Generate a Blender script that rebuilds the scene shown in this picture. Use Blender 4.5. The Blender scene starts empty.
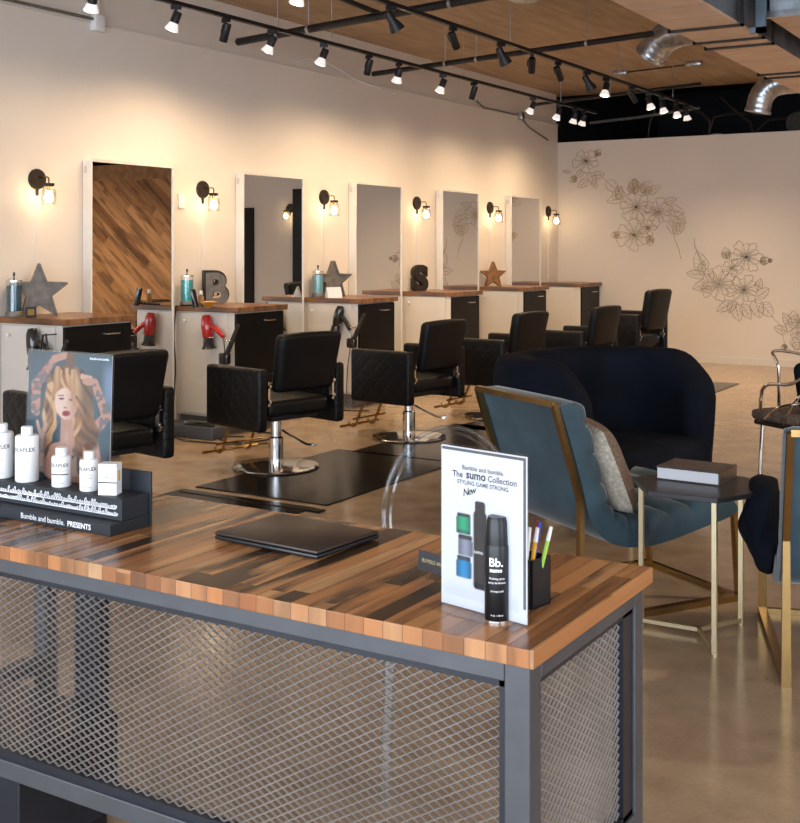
import bpy, bmesh, math, random
from mathutils import Vector, Matrix, Euler
R_ = math.radians
random.seed(7)
SC = bpy.context.scene
COL = SC.collection

# ------------------------------------------------------------------ camera
YAW = R_(31.47)
F = 1160.0
HZ = 247.0
CH = 1.5
VV = Vector((-math.sin(YAW), math.cos(YAW), 0))
RR = Vector((math.cos(YAW), math.sin(YAW), 0))
cd = bpy.data.cameras.new('camera')
cam = bpy.data.objects.new('camera', cd); COL.objects.link(cam)
cam.location = (0, 0, CH); cam.rotation_euler = (R_(90), 0, YAW)
cd.sensor_fit = 'HORIZONTAL'; cd.sensor_width = 36; cd.lens = F / 800 * 36
cd.shift_y = -(411.5 - HZ) / 800; cd.clip_start = .05; cd.clip_end = 100
SC.camera = cam

# room size
XW = -6.55      # salon wall
YB = 14.9       # mural wall
XR = 4.2        # right wall
YF = -2.6       # storefront wall
ZC = 3.62       # ceiling
ZB = 2.95       # top of the mural wall

# ------------------------------------------------------------------ world, exposure, big lights
w = bpy.data.worlds.new('world'); SC.world = w; w.use_nodes = True
bg = w.node_tree.nodes['Background']; bg.inputs[0].default_value = (.75, .86, 1, 1); bg.inputs[1].default_value = .5
SC.view_settings.view_transform = 'Standard'; SC.view_settings.look = 'None'
SC.view_settings.gamma = 1; SC.view_settings.use_curve_mapping = False
SC.view_settings.exposure = 1.4

def area(name, loc, target, sx, sy, power, col):
    l = bpy.data.lights.new(name, 'AREA'); l.shape = 'RECTANGLE'; l.size = sx; l.size_y = sy
    l.energy = power; l.color = col
    o = bpy.data.objects.new(name, l); COL.objects.link(o); o.location = loc
    o.rotation_euler = (Vector(target) - Vector(loc)).to_track_quat('-Z', 'Y').to_euler()
    return o
# daylight entering by the storefront windows (behind the camera)
area('window_daylight', (-1.2, YF + .12, 1.55), (-1.2, 10, 1.2), 9.0, 2.7, 210, (.80, .89, 1.0))
area('window_daylight_side', (XR - .12, 1.6, 1.6), (-6, 2.5, 1.3), 5.0, 2.6, 60, (.84, .91, 1.0))

# ------------------------------------------------------------------ helpers
def on_z(px, py, z):
    d = (CH - z) * F / (py - HZ)
    p = VV * d + RR * ((px - 400) / F * d); return Vector((p.x, p.y, z))
def on_x(px, X, py=None):
    t = (px - 400) / F; d = X / (VV.x + t * RR.x)
    p = VV * d + RR * (t * d); return Vector((p.x, p.y, CH + (HZ - py) / F * d if py is not None else 0))
def on_y(px, Y, py=None):
    t = (px - 400) / F; d = Y / (VV.y + t * RR.y)
    p = VV * d + RR * (t * d); return Vector((p.x, p.y, CH + (HZ - py) / F * d if py is not None else 0))
def cw(d, r, z=0):
    p = VV * d + RR * r; return Vector((p.x, p.y, z))

def nt(m):
    m.use_nodes = True; return m.node_tree, m.node_tree.nodes['Principled BSDF']
def mat(name, col, rough=.5, metal=0, var=.12, scale=6, bump=0, bscale=60, sheen=0, coat=0, emis=None, estr=0, trans=0, alpha=1, aniso=None):
    m = bpy.data.materials.new(name); t, b = nt(m)
    b.inputs['Roughness'].default_value = rough; b.inputs['Metallic'].default_value = metal
    tc = t.nodes.new('ShaderNodeTexCoord'); no = t.nodes.new('ShaderNodeTexNoise')
    no.inputs['Scale'].default_value = scale; no.inputs['Detail'].default_value = 5
    if aniso:
        mp = t.nodes.new('ShaderNodeMapping'); mp.inputs['Scale'].default_value = aniso
        t.links.new(tc.outputs['Object'], mp.inputs[0]); t.links.new(mp.outputs[0], no.inputs['Vector'])
    else: t.links.new(tc.outputs['Object'], no.inputs['Vector'])
    cr = t.nodes.new('ShaderNodeValToRGB')
    cr.color_ramp.elements[0].position = .3; cr.color_ramp.elements[1].position = .7
    cr.color_ramp.elements[0].color = (*[c * (1 - var) for c in col], 1)
    cr.color_ramp.elements[1].color = (*[min(1, c * (1 + var)) for c in col], 1)
    t.links.new(no.outputs[0], cr.inputs[0]); t.links.new(cr.outputs[0], b.inputs['Base Color'])
    if bump:
        n2 = t.nodes.new('ShaderNodeTexNoise'); n2.inputs['Scale'].default_value = bscale; n2.inputs['Detail'].default_value = 4
        t.links.new(tc.outputs['Object'], n2.inputs['Vector'])
        bp = t.nodes.new('ShaderNodeBump'); bp.inputs['Strength'].default_value = bump; bp.inputs['Distance'].default_value = .01
        t.links.new(n2.outputs[0], bp.inputs['Height']); t.links.new(bp.outputs[0], b.inputs['Normal'])
    if sheen:
        b.inputs['Sheen Weight'].default_value = sheen; b.inputs['Sheen Roughness'].default_value = .35
    if coat: b.inputs['Coat Weight'].default_value = coat; b.inputs['Coat Roughness'].default_value = .08
    if emis: b.inputs['Emission Color'].default_value = (*emis, 1); b.inputs['Emission Strength'].default_value = estr
    return m
def clear(name, tint, base=.06, rough=.03, gain=.5):
    m = bpy.data.materials.new(name); m.use_nodes = True; t = m.node_tree
    t.nodes.remove(t.nodes['Principled BSDF']); out = t.nodes['Material Output']
    tr = t.nodes.new('ShaderNodeBsdfTransparent'); tr.inputs[0].default_value = (*tint, 1)
    gl = t.nodes.new('ShaderNodeBsdfGlossy'); gl.inputs['Roughness'].default_value = rough
    lw = t.nodes.new('ShaderNodeLayerWeight'); lw.inputs[0].default_value = .35
    ad = t.nodes.new('ShaderNodeMath'); ad.operation = 'MULTIPLY_ADD'; ad.inputs[1].default_value = gain; ad.inputs[2].default_value = base
    mx = t.nodes.new('ShaderNodeMixShader')
    t.links.new(lw.outputs['Facing'], ad.inputs[0]); t.links.new(ad.outputs[0], mx.inputs[0])
    t.links.new(tr.outputs[0], mx.inputs[1]); t.links.new(gl.outputs[0], mx.inputs[2]); t.links.new(mx.outputs[0], out.inputs[0])
    return m
def glow(name, col, s):
    m = bpy.data.materials.new(name); m.use_nodes = True; t = m.node_tree
    t.nodes.remove(t.nodes['Principled BSDF'])
    e = t.nodes.new('ShaderNodeEmission'); e.inputs[0].default_value = (*col, 1); e.inputs[1].default_value = s
    t.links.new(e.outputs[0], t.nodes['Material Output'].inputs[0]); return m
def nd(t, k, **kw):
    n = t.nodes.new(k)
    for a, v in kw.items(): setattr(n, a, v)
    return n
def mth(t, op, a, b=None, c=None):
    n = t.nodes.new('ShaderNodeMath'); n.operation = op
    for i, v in enumerate((a, b, c)):
        if v is None: continue
        if isinstance(v, (int, float)): n.inputs[i].default_value = v
        else: t.links.new(v, n.inputs[i])
    return n.outputs[0]
def ramp(t, fac, stops, interp='LINEAR'):
    c = t.nodes.new('ShaderNodeValToRGB'); c.color_ramp.interpolation = interp
    e = c.color_ramp.elements
    while len(e) < len(stops): e.new(.5)
    for q, (p, col) in zip(e, stops): q.position = p; q.color = (*col, 1)
    t.links.new(fac, c.inputs[0]); return c.outputs[0]
def mixc(t, fac, a, b, mode='MIX'):
    m = t.nodes.new('ShaderNodeMix'); m.data_type = 'RGBA'; m.blend_type = mode
    if isinstance(fac, (int, float)): m.inputs['Factor'].default_value = fac
    else: t.links.new(fac, m.inputs['Factor'])
    for i, v in ((6, a), (7, b)):
        if isinstance(v, tuple): m.inputs[i].default_value = (*v, 1)
        else: t.links.new(v, m.inputs[i])
    return m.outputs[2]
def noise(t, vec, scale, detail=5, stretch=None):
    n = t.nodes.new('ShaderNodeTexNoise'); n.inputs['Scale'].default_value = scale; n.inputs['Detail'].default_value = detail
    if stretch:
        mp = t.nodes.new('ShaderNodeMapping'); mp.inputs['Scale'].default_value = stretch
        t.links.new(vec, mp.inputs[0]); vec = mp.outputs[0]
    t.links.new(vec, n.inputs['Vector']); return n.outputs[0]
def bumpn(t, b, h, s=.3, d=.01):
    bp = t.nodes.new('ShaderNodeBump'); bp.inputs['Strength'].default_value = s; bp.inputs['Distance'].default_value = d
    t.links.new(h, bp.inputs['Height']); t.links.new(bp.outputs[0], b.inputs['Normal'])

def wood(name, axis, cross, width, length, stops, rough=.35, rot=0, streak=30, dark=.5, knots=False):
    """planks: 'axis' index runs along the plank, 'cross' across it"""
    m = bpy.data.materials.new(name); t, b = nt(m)
    tc = nd(t, 'ShaderNodeTexCoord'); v = tc.outputs['Object']
    if rot:
        mp = nd(t, 'ShaderNodeMapping'); mp.inputs['Rotation'].default_value = (0, rot, 0)
        t.links.new(v, mp.inputs[0]); v = mp.outputs[0]
    s = nd(t, 'ShaderNodeSeparateXYZ'); t.links.new(v, s.inputs[0])
    a, c = s.outputs[axis], s.outputs[cross]
    ci = mth(t, 'FLOOR', mth(t, 'DIVIDE', c, width))
    wn = nd(t, 'ShaderNodeTexWhiteNoise', noise_dimensions='1D'); t.links.new(ci, wn.inputs['W'])
    ai = mth(t, 'FLOOR', mth(t, 'ADD', mth(t, 'DIVIDE', a, length), mth(t, 'MULTIPLY', wn.outputs[0], 7.0)))
    w2 = nd(t, 'ShaderNodeTexWhiteNoise', noise_dimensions='2D')
    cb = nd(t, 'ShaderNodeCombineXYZ'); t.links.new(ci, cb.inputs[0]); t.links.new(ai, cb.inputs[1]); t.links.new(cb.outputs[0], w2.inputs['Vector'])
    col = ramp(t, w2.outputs[0], stops)
    # grain, shifted per plank
    off = nd(t, 'ShaderNodeVectorMath', operation='ADD'); t.links.new(v, off.inputs[0]); t.links.new(w2.outputs['Color'], off.inputs[1])
    st = [1, 1, 1]; st[axis] = .07
    g = noise(t, off.outputs[0], streak, 8, tuple(st))
    st2 = [1, 1, 1]; st2[axis] = .18
    g2 = noise(t, off.outputs[0], 9, 4, tuple(st2))
    col = mixc(t, ramp(t, g, [(.45, (0, 0, 0)), (.72, (1, 1, 1))]), col, mixc(t, dark, col, (.03, .017, .01)), 'MIX')
    col = mixc(t, ramp(t, g2, [(.50, (0, 0, 0)), (.60, (1, 1, 1))]), col, mixc(t, dark * 1.2, col, (.035, .02, .012)), 'MIX')
    fr = mth(t, 'FRACT', mth(t, 'DIVIDE', c, width))
    edge = mth(t, 'LESS_THAN', mth(t, 'MINIMUM', fr, mth(t, 'SUBTRACT', 1.0, fr)), .02)
    col = mixc(t, mth(t, 'MULTIPLY', edge, .6), col, (.02, .01, .006))
    t.links.new(col, b.inputs['Base Color']); b.inputs['Roughness'].default_value = rough; b.inputs['Specular IOR Level'].default_value = .35
    bumpn(t, b, g, .15, .004)
    return m

M = {}
M['white_wall'] = mat('painted_wall', (.68, .62, .56), .7, var=.035, scale=1.2, bump=.12, bscale=25)
M['mural_wall'] = mat('painted_mural_wall', (.62, .56, .50), .65, var=.03, scale=.8, bump=.05, bscale=20)
M['black_void'] = mat('black_painted_plaster', (.006, .007, .009), .8, var=.3)
M['white_lam'] = mat('white_laminate', (.66, .62, .57), .35, var=.03, scale=3)
M['frame_white'] = mat('white_painted_wood', (.70, .68, .65), .45, var=.04)
M['trimwhite'] = mat('white_trim', (.6, .55, .5), .5, var=.03)
M['black_lam'] = mat('black_laminate', (.006, .0055, .0055), .4, var=.2)
M['black_lam'].node_tree.nodes['Principled BSDF'].inputs['Specular IOR Level'].default_value = .2
M['leather'] = mat('black_leather', (.0045, .0045, .005), .42, var=.25, bump=.15, bscale=180)
M['velvet_black'] = mat('black_velvet', (.004, .006, .012), .9, var=.4, scale=5, sheen=0)
M['velvet_black'].node_tree.nodes['Principled BSDF'].inputs['Specular IOR Level'].default_value = .12
M['velvet_teal'] = mat('teal_velvet', (.028, .062, .085), .75, var=.38, scale=5, sheen=.35, bump=.06, bscale=30)
M['leather'].node_tree.nodes['Principled BSDF'].inputs['Specular IOR Level'].default_value = .22
M['chrome'] = mat('polished_chrome', (.75, .75, .75), .1, 1, var=.04)
M['steel'] = mat('brushed_steel', (.085, .09, .10), .42, .5, var=.1, scale=10, aniso=(1, 1, 1))
M['galv'] = mat('galvanised_steel', (.45, .47, .5), .3, .9, var=.25, scale=14)
M['meshsteel'] = mat('raw_expanded_steel', (.40, .38, .37), .38, .7, var=.15)
M['gold'] = mat('antique_gold', (.34, .215, .085), .27, 1, var=.15)
M['brass'] = mat('champagne_brass', (.62, .52, .32), .32, .85, var=.06)
M['blackmetal'] = mat('black_powder_coat', (.012, .012, .014), .45, .3, var=.2)
M['navytrim'] = mat('dark_rubber_trim', (.008, .011, .018), .35, var=.2)
M['white_plastic'] = mat('white_plastic', (.75, .76, .77), .3, var=.02)
M['cream_plastic'] = mat('frosted_plastic', (.68, .72, .74), .4, var=.03)
M['tray'] = mat('dark_slate_card', (.008, .012, .018), .55, var=.12)
M['paper'] = mat('paper', (.62, .64, .69), .6, var=.01)
M['ink'] = mat('black_ink', (.02, .02, .025), .6)
M['greyink'] = mat('grey_ink', (.09, .09, .10), .6)
M['whiteink'] = mat('white_ink', (.85, .86, .88), .6)
M['laptop'] = mat('dark_laptop_shell', (.045, .034, .028), .38, .3, var=.06, scale=30)
M['laptopblack'] = mat('black_plastic', (.008, .009, .012), .35)
M['can'] = mat('matte_black_can', (.005, .006, .008), .33, .2, var=.2)
M['red'] = mat('glossy_red_plastic', (.42, .015, .015), .2, coat=.5, var=.1)
M['tin'] = mat('weathered_zinc', (.16, .145, .13), .55, .35, var=.3, scale=18)
M['darktin'] = mat('dark_rusty_tin', (.022, .017, .014), .5, .4, var=.4, scale=18)
M['rustwood'] = mat('reclaimed_orange_wood', (.25, .12, .05), .6, var=.4, scale=14)
M['jarblue'] = mat('deep_blue_liquid', (.005, .06, .10), .12, coat=.6, var=.2)
M['jarteal'] = mat('teal_liquid', (.02, .32, .36), .12, coat=.6, var=.1)
M['jarpale'] = mat('pale_teal_liquid', (.16, .38, .44), .12, coat=.6, var=.1)
M['blackgloss'] = mat('glossy_black_plastic', (.01, .01, .011), .18, coat=.4, var=.1)
M['rubber'] = mat('black_rubber', (.005, .0045, .004), .2, var=.3, scale=3, bump=.04, bscale=12)
M['rubber'].node_tree.nodes['Principled BSDF'].inputs['Specular IOR Level'].default_value = .35
M['grey_plinth'] = mat('grey_kick', (.12, .12, .125), .5, var=.1)
M['bronzeink'] = mat('bronze_mural_paint', (.42, .30, .16), .5, var=.25, scale=20)
M['greyink2'] = mat('taupe_mural_paint', (.30, .25, .19), .5, var=.2, scale=20)
M['clear'] = clear('clear_acrylic', (.90, .93, .97), .05)
M['clear_sign'] = clear('clear_sign_acrylic', (.97, .975, .98), .015, gain=.2)
M['glass'] = clear('shade_glass', (.97, .95, .92), .03, gain=.35)
M['jarglass'] = clear('jar_glass', (.97, .98, .98), .02, gain=.2)
M['bulb'] = glow('warm_bulb', (1, .74, .42), 16)
M['par'] = glow('par_lamp_face', (1, .86, .68), 5)
M['paroff'] = mat('white_lamp_reflector', (.62, .64, .66), .3, emis=(1, .9, .8), estr=.25)
M['knit'] = mat('cream_knit', (.50, .46, .38), .9, var=.25, scale=60, bump=.8, bscale=90)
M['knitbrown'] = mat('brown_sequin_knit', (.17, .12, .09), .6, var=.5, scale=120, bump=.8, bscale=120)
M['fur'] = mat('brown_fur', (.13, .095, .075), .95, var=.5, scale=50, bump=1, bscale=70)
M['soffit'] = None
M['mirror'] = mat('mirror_glass', (.80, .80, .78), .0, 1, var=.005)
M['charcoal_top'] = mat('charcoal_table_top', (.022, .021, .024), .35, var=.25, scale=12)
M['amber'] = mat('amber_glass', (.55, .25, .02), .1, coat=.6)
M['kickblue'] = mat('blue_grey_plastic', (.05, .06, .075), .4)
M['windowglass'] = clear('window_glass', (.97, .98, 1), .04)

# quilted leather
m = bpy.data.materials.new('quilted_black_leather'); t, b = nt(m); M['quilt'] = m
b.inputs['Base Color'].default_value = (.0045, .0045, .005, 1); b.inputs['Roughness'].default_value = .4; b.inputs['Specular IOR Level'].default_value = .22
tc = nd(t, 'ShaderNodeTexCoord'); s = nd(t, 'ShaderNodeSeparateXYZ'); t.links.new(tc.outputs['Object'], s.inputs[0])
q1 = mth(t, 'ABSOLUTE', mth(t, 'SINE', mth(t, 'MULTIPLY', mth(t, 'ADD', s.outputs[1], s.outputs[2]), 26.0)))
q2 = mth(t, 'ABSOLUTE', mth(t, 'SINE', mth(t, 'MULTIPLY', mth(t, 'SUBTRACT', s.outputs[1], s.outputs[2]), 26.0)))
bumpn(t, b, mth(t, 'POWER', mth(t, 'MINIMUM', q1, q2), .35), .35, .008)

# floor
m = bpy.data.materials.new('polished_concrete'); t, b = nt(m); M['floor'] = m
tc = nd(t, 'ShaderNodeTexCoord'); v = tc.outputs['Object']
n1 = noise(t, v, .9, 8); n2 = noise(t, v, 6, 10); n3 = noise(t, v, 60, 6)
c = ramp(t, n1, [(.3, (.29, .20, .12)), (.55, (.37, .26, .16)), (.75, (.45, .325, .205))])
c = mixc(t, .55, c, ramp(t, n2, [(.3, (.24, .17, .11)), (.7, (.45, .33, .22))]))
c = mixc(t, .12, c, ramp(t, n3, [(.35, (.08, .065, .055)), (.65, (.3, .26, .22))]))
vo = nd(t, 'ShaderNodeTexVoronoi'); vo.inputs['Scale'].default_value = 5; t.links.new(v, vo.inputs['Vector'])
c = mixc(t, mth(t, 'LESS_THAN', vo.outputs['Distance'], .022), c, (.10, .075, .055))
t.links.new(c, b.inputs['Base Color'])
t.links.new(ramp(t, n2, [(.3, (.15, .15, .15)), (.7, (.22, .22, .22))]), b.inputs['Roughness'])
bumpn(t, b, n1, .05, .02)
# ceiling boards
m = bpy.data.materials.new('stained_concrete_deck'); t, b = nt(m); M['ceiling'] = m
tc = nd(t, 'ShaderNodeTexCoord'); v = tc.outputs['Object']
n1 = noise(t, v, 1.3, 8, (1, .35, 1)); n2 = noise(t, v, 14, 8, (1, .12, 1))
c = ramp(t, n1, [(.3, (.30, .21, .13)), (.7, (.45, .33, .215))])
c = mixc(t, .4, c, ramp(t, n2, [(.35, (.22, .15, .095)), (.7, (.50, .37, .25))]))
s = nd(t, 'ShaderNodeSeparateXYZ'); t.links.new(v, s.inputs[0])
fr = mth(t, 'FRACT', mth(t, 'DIVIDE', s.outputs[1], 1.22))
c = mixc(t, mth(t, 'MULTIPLY', mth(t, 'LESS_THAN', fr, .01), .5), c, (.07, .045, .03))
t.links.new(c, b.inputs['Base Color']); b.inputs['Roughness'].default_value = .8
bumpn(t, b, n2, .2, .01)
# duct wrap
m = bpy.data.materials.new('pinkish_duct_wrap'); t, b = nt(m); M['soffit'] = m
tc = nd(t, 'ShaderNodeTexCoord'); v = tc.outputs['Object']
n1 = noise(t, v, 5, 8)
c = ramp(t, n1, [(.3, (.60, .44, .34)), (.7, (.70, .54, .43))])
s = nd(t, 'ShaderNodeSeparateXYZ'); t.links.new(v, s.inputs[0])
fr = mth(t, 'FRACT', mth(t, 'DIVIDE', s.outputs[1], .42))
c = mixc(t, mth(t, 'MULTIPLY', mth(t, 'LESS_THAN', fr, .03), .5), c, (.2, .14, .1))
t.links.new(c, b.inputs['Base Color']); b.inputs['Roughness'].default_value = .6

BW = [(0, (.20, .085, .035)), (.15, (.34, .15, .055)), (.4, (.50, .25, .10)), (.65, (.42, .18, .065)), (.88, (.58, .32, .14)), (1, (.26, .12, .05))]
M['desk_wood'] = wood('reclaimed_block_wood', 1, 0, .043, .8, BW, .24, dark=.9, streak=22)
BE = [(0, (.34, .15, .06)), (.25, (.42, .17, .06)), (.45, (.24, .10, .04)), (.62, (.50, .26, .12)), (.8, (.36, .12, .04)), (.92, (.20, .09, .04)), (1, (.55, .33, .17))]
M['desk_end'] = wood('reclaimed_block_ends', 2, 0, .043, 5, BE, .4, dark=.35, streak=18)
M['desk_side'] = wood('reclaimed_plank_edge', 1, 0, .5, .9, [(0, (.34, .14, .05)), (1, (.42, .18, .065))], .38, dark=.35)
CWD = [(0, (.16, .075, .035)), (.5, (.30, .15, .07)), (1, (.22, .10, .045))]
M['counter_wood'] = wood('counter_wood', 0, 1, .06, .4, CWD, .3, dark=.4)
M['barn'] = wood('diagonal_barn_boards', 0, 2, .16, 1.9, [(0, (.24, .11, .045)), (.3, (.40, .20, .08)), (.6, (.50, .27, .12)), (.85, (.30, .14, .055)), (1, (.58, .34, .16))], .6, rot=R_(40), dark=.45, streak=14)
M['beam'] = mat('barn_beam', (.27, .14, .06), .6, var=.3, scale=8)

# ---- mesh builder
class MB:
    def __init__(s): s.bm = bmesh.new()
    def add(s, verts, faces, mi=0, sm=False):
        vs = [s.bm.verts.new(v) for v in verts]
        for f in faces:
            try:
                q = s.bm.faces.new([vs[i] for i in f]); q.material_index = mi; q.smooth = sm
            except ValueError: pass
        return vs
    def box(s, a, b, mi=0, M4=None):
        x0, y0, z0 = a; x1, y1, z1 = b
        v = [Vector(p) for p in ((x0,y0,z0),(x1,y0,z0),(x1,y1,z0),(x0,y1,z0),(x0,y0,z1),(x1,y0,z1),(x1,y1,z1),(x0,y1,z1))]
        if M4: v = [M4 @ p for p in v]
        s.add(v, [(0,3,2,1),(4,5,6,7),(0,1,5,4),(1,2,6,5),(2,3,7,6),(3,0,4,7)], mi); return s
    def rbox(s, a, b, r=.01, seg=3, M4=None, fn=None, cuts=0):
        bm = bmesh.new(); c = (Vector(a) + Vector(b)) / 2; d = Vector(b) - Vector(a)
        bmesh.ops.create_cube(bm, size=1)
        for v in bm.verts: v.co = Vector((v.co.x * d.x, v.co.y * d.y, v.co.z * d.z)) + c
        bmesh.ops.bevel(bm, geom=list(bm.edges), offset=min(r, min(d) * .49), segments=seg, profile=.5, affect='EDGES')
        if cuts: bmesh.ops.subdivide_edges(bm, edges=[e for e in bm.edges if e.calc_length() > .06], cuts=cuts, use_grid_fill=True)
        vs = []
        for v in bm.verts:
            p = v.co.copy()
            if fn: p = fn(p)
            if M4: p = M4 @ p
            vs.append(p)
        bm.verts.index_update()
        s.add(vs, [[v.index for v in f.verts] for f in bm.faces], 0, True); bm.free(); return s
    def tube(s, pts, r, n=10, closed=False, mi=0, flat=None):
        pts = [Vector(p) for p in pts]; N = len(pts); rings = []
        up = Vector((0, 0, 1)); prev = None
        for i, p in enumerate(pts):
            if closed: d = (pts[(i+1) % N] - pts[i-1])
            else: d = pts[min(i+1, N-1)] - pts[max(i-1, 0)]
            if d.length < 1e-9: d = Vector((0, 0, 1))
            d.normalize()
            if prev is None:
                a = up if abs(d.z) < .9 else Vector((1, 0, 0))
                x = d.cross(a).normalized()
            else:
                x = prev - d * prev.dot(d)
                if x.length < 1e-6: x = d.orthogonal()
                x.normalize()
            prev = x; y = d.cross(x).normalized()
            rr = r[i] if isinstance(r, (list, tuple)) else r
            # mitre widening
            if (0 < i < N-1) or closed:
                d1 = (pts[i] - pts[i-1]).normalized(); d2 = (pts[(i+1) % N] - pts[i]).normalized()
                k = 1 / max(.6, math.cos(d1.angle(d2, 0) / 2))
            else: k = 1
            ph = math.pi / 4 if n == 4 else 0
            rings.append([p + (x * math.cos(ph + 2*math.pi*j/n) + y * math.sin(ph + 2*math.pi*j/n)) * rr * (k if n == 4 else 1) for j in range(n)])
        vs = [v for ring in rings for v in ring]; fs = []
        for i in range(N if closed else N-1):
            a, b2 = i * n, ((i+1) % N) * n
            for j in range(n): fs.append((a+j, a+(j+1) % n, b2+(j+1) % n, b2+j))
        if not closed: fs.append(tuple(range(n-1, -1, -1))); fs.append(tuple((N-1)*n + j for j in range(n)))
        s.add(vs, fs, mi, n > 5); return s
    def lathe(s, prof, c=(0,0,0), n=32, mi=0, axis='z', M4=None):
        vs = []; fs = []
        c = Vector(c)
        for r, z in prof:
            for j in range(n):
                a = 2*math.pi*j/n; p = Vector((r*math.cos(a), r*math.sin(a), z))
                if axis == 'x': p = Vector((p.z, p.x, p.y))
                if axis == 'y': p = Vector((p.x, p.z, p.y))
                if M4: p = M4 @ p
                vs.append(p + c)
        for i in range(len(prof)-1):
            for j in range(n): fs.append((i*n+j, i*n+(j+1) % n, (i+1)*n+(j+1) % n, (i+1)*n+j))
        if prof[0][0] > 1e-5: fs.append(tuple(range(n-1, -1, -1)))
        if prof[-1][0] > 1e-5: fs.append(tuple((len(prof)-1)*n+j for j in range(n)))
        s.add(vs, fs, mi, True); return s
    def prism(s, poly, off, mi=0, sm=False):
        n = len(poly); off = Vector(off); P = [Vector(p) for p in poly]
        s.add(P + [p + off for p in P], [tuple(range(n-1, -1, -1)), tuple(range(n, 2*n))] + [(i, (i+1) % n, n+(i+1) % n, n+i) for i in range(n)], mi, sm); return s
    def grid(s, P, closed_u=False, closed_v=False, mi=0):
        nu, nv = len(P), len(P[0]); vs = [p for row in P for p in row]; fs = []
        for i in range(nu if closed_u else nu-1):
            for j in range(nv if closed_v else nv-1):
                fs.append((i*nv+j, ((i+1) % nu)*nv+j, ((i+1) % nu)*nv+(j+1) % nv, i*nv+(j+1) % nv))
        s.add(vs, fs, mi, True); return s
    def build(s, name, m, parent=None, bevel=0, angle=40, sub=0):
        bmesh.ops.remove_doubles(s.bm, verts=s.bm.verts, dist=1e-6)
        bmesh.ops.recalc_face_normals(s.bm, faces=s.bm.faces)
        me = bpy.data.meshes.new(name); s.bm.to_mesh(me); s.bm.free()
        for k in (m if isinstance(m, (list, tuple)) else [m]): me.materials.append(k)
        o = bpy.data.objects.new(name, me); COL.objects.link(o)
        if any(p.use_smooth for p in me.polygons):
            try: me.set_sharp_from_angle(angle=R_(angle))
            except Exception: pass
        if parent: o.parent = parent
        if bevel:
            b = o.modifiers.new('bevel', 'BEVEL'); b.width = bevel; b.segments = 2; b.limit_method = 'ANGLE'; b.angle_limit = R_(35)
        if sub:
            b = o.modifiers.new('sub', 'SUBSURF'); b.levels = sub; b.render_levels = sub
        return o
def tag(o, label, cat, group=None):
    o['label'] = label; o['category'] = cat
    if group: o['group'] = group
    return o
def thing(name, label, cat, loc=(0,0,0), rz=0, group=None):
    o = bpy.data.objects.new(name, None); COL.objects.link(o); o.empty_display_size = .05
    o.location = loc; o.rotation_euler = (0, 0, rz); return tag(o, label, cat, group)
def struct(o): o['kind'] = 'structure'; return o
def kids(o): return [c for c in bpy.data.objects if c.parent == o]
def dup(root, loc, rz=None, label=None, group=None):
    def cp(o, par):
        c = o.copy(); COL.objects.link(c)
        if par: c.parent = par
        for k in kids(o): cp(k, c)
        return c
    r = cp(root, None); r.location = loc
    if rz is not None: r.rotation_euler = (0, 0, rz)
    if label: r['label'] = label
    if group: r['group'] = group
    return r
def text_mesh(txt, size, extrude=0, shear=0, align='LEFT', offset=0, spacing=1, res=3):
    c = bpy.data.curves.new('txt', 'FONT'); c.body = txt; c.size = size; c.extrude = extrude; c.shear = shear
    c.align_x = align; c.offset = offset; c.space_character = spacing; c.resolution_u = res
    o = bpy.data.objects.new('txt', c); COL.objects.link(o)
    bpy.context.view_layer.update()
    me = bpy.data.meshes.new_from_object(o.evaluated_get(bpy.context.evaluated_depsgraph_get()))
    bpy.data.objects.remove(o); bpy.data.curves.remove(c)
    return me
def text_obj(name, txt, size, m, M4=None, parent=None, fn=None, **kw):
    me = text_mesh(txt, size, **kw)
    if fn:
        bm = bmesh.new(); bm.from_mesh(me)
        bmesh.ops.triangulate(bm, faces=bm.faces)
        for v in bm.verts: v.co = fn(v.co)
        bm.to_mesh(me); bm.free()
    if M4: me.transform(M4)
    me.materials.clear(); me.materials.append(m); me.name = name
    o = bpy.data.objects.new(name, me); COL.objects.link(o)
    if parent: o.parent = parent
    return o
def TR(x, y, z): return Matrix.Translation((x, y, z))
def RX(a): return Matrix.Rotation(R_(a), 4, 'X')
def RY(a): return Matrix.Rotation(R_(a), 4, 'Y')
def RZ(a): return Matrix.Rotation(R_(a), 4, 'Z')
def arc(c, r, a0, a1, n=8, plane='yz'):
    out = []
    for i in range(n+1):
        a = R_(a0 + (a1-a0)*i/n); u, v = r*math.cos(a), r*math.sin(a)
        out.append((c[0], c[1]+u, c[2]+v) if plane == 'yz' else ((c[0]+u, c[1], c[2]+v) if plane == 'xz' else (c[0]+u, c[1]+v, c[2])))
    return out

# ================================================================== SETTING
YD = YB + 4.5   # end of the dark space behind the mural wall
struct(MB().box((XW-.2, YF-.2, -.1), (XR+.2, YD, 0)).build('floor', M['floor']))
struct(MB().box((XW-.2, YF-.2, ZC), (XR+.2, YB+.25, ZC+.12)).build('ceiling', M['ceiling']))
struct(MB().box((XW-.2, YF-.2, 0), (XW, YB, 3.2)).build('wall_left', M['white_wall']))
struct(MB().box((XW-.2, YF-.2, 3.2), (XW-.02, YB, ZC)).build('wall_left_upper', M['white_wall']))
struct(MB().box((XW, YB, 0), (XR, YB+.14, ZB)).build('wall_back', M['mural_wall']))
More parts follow.
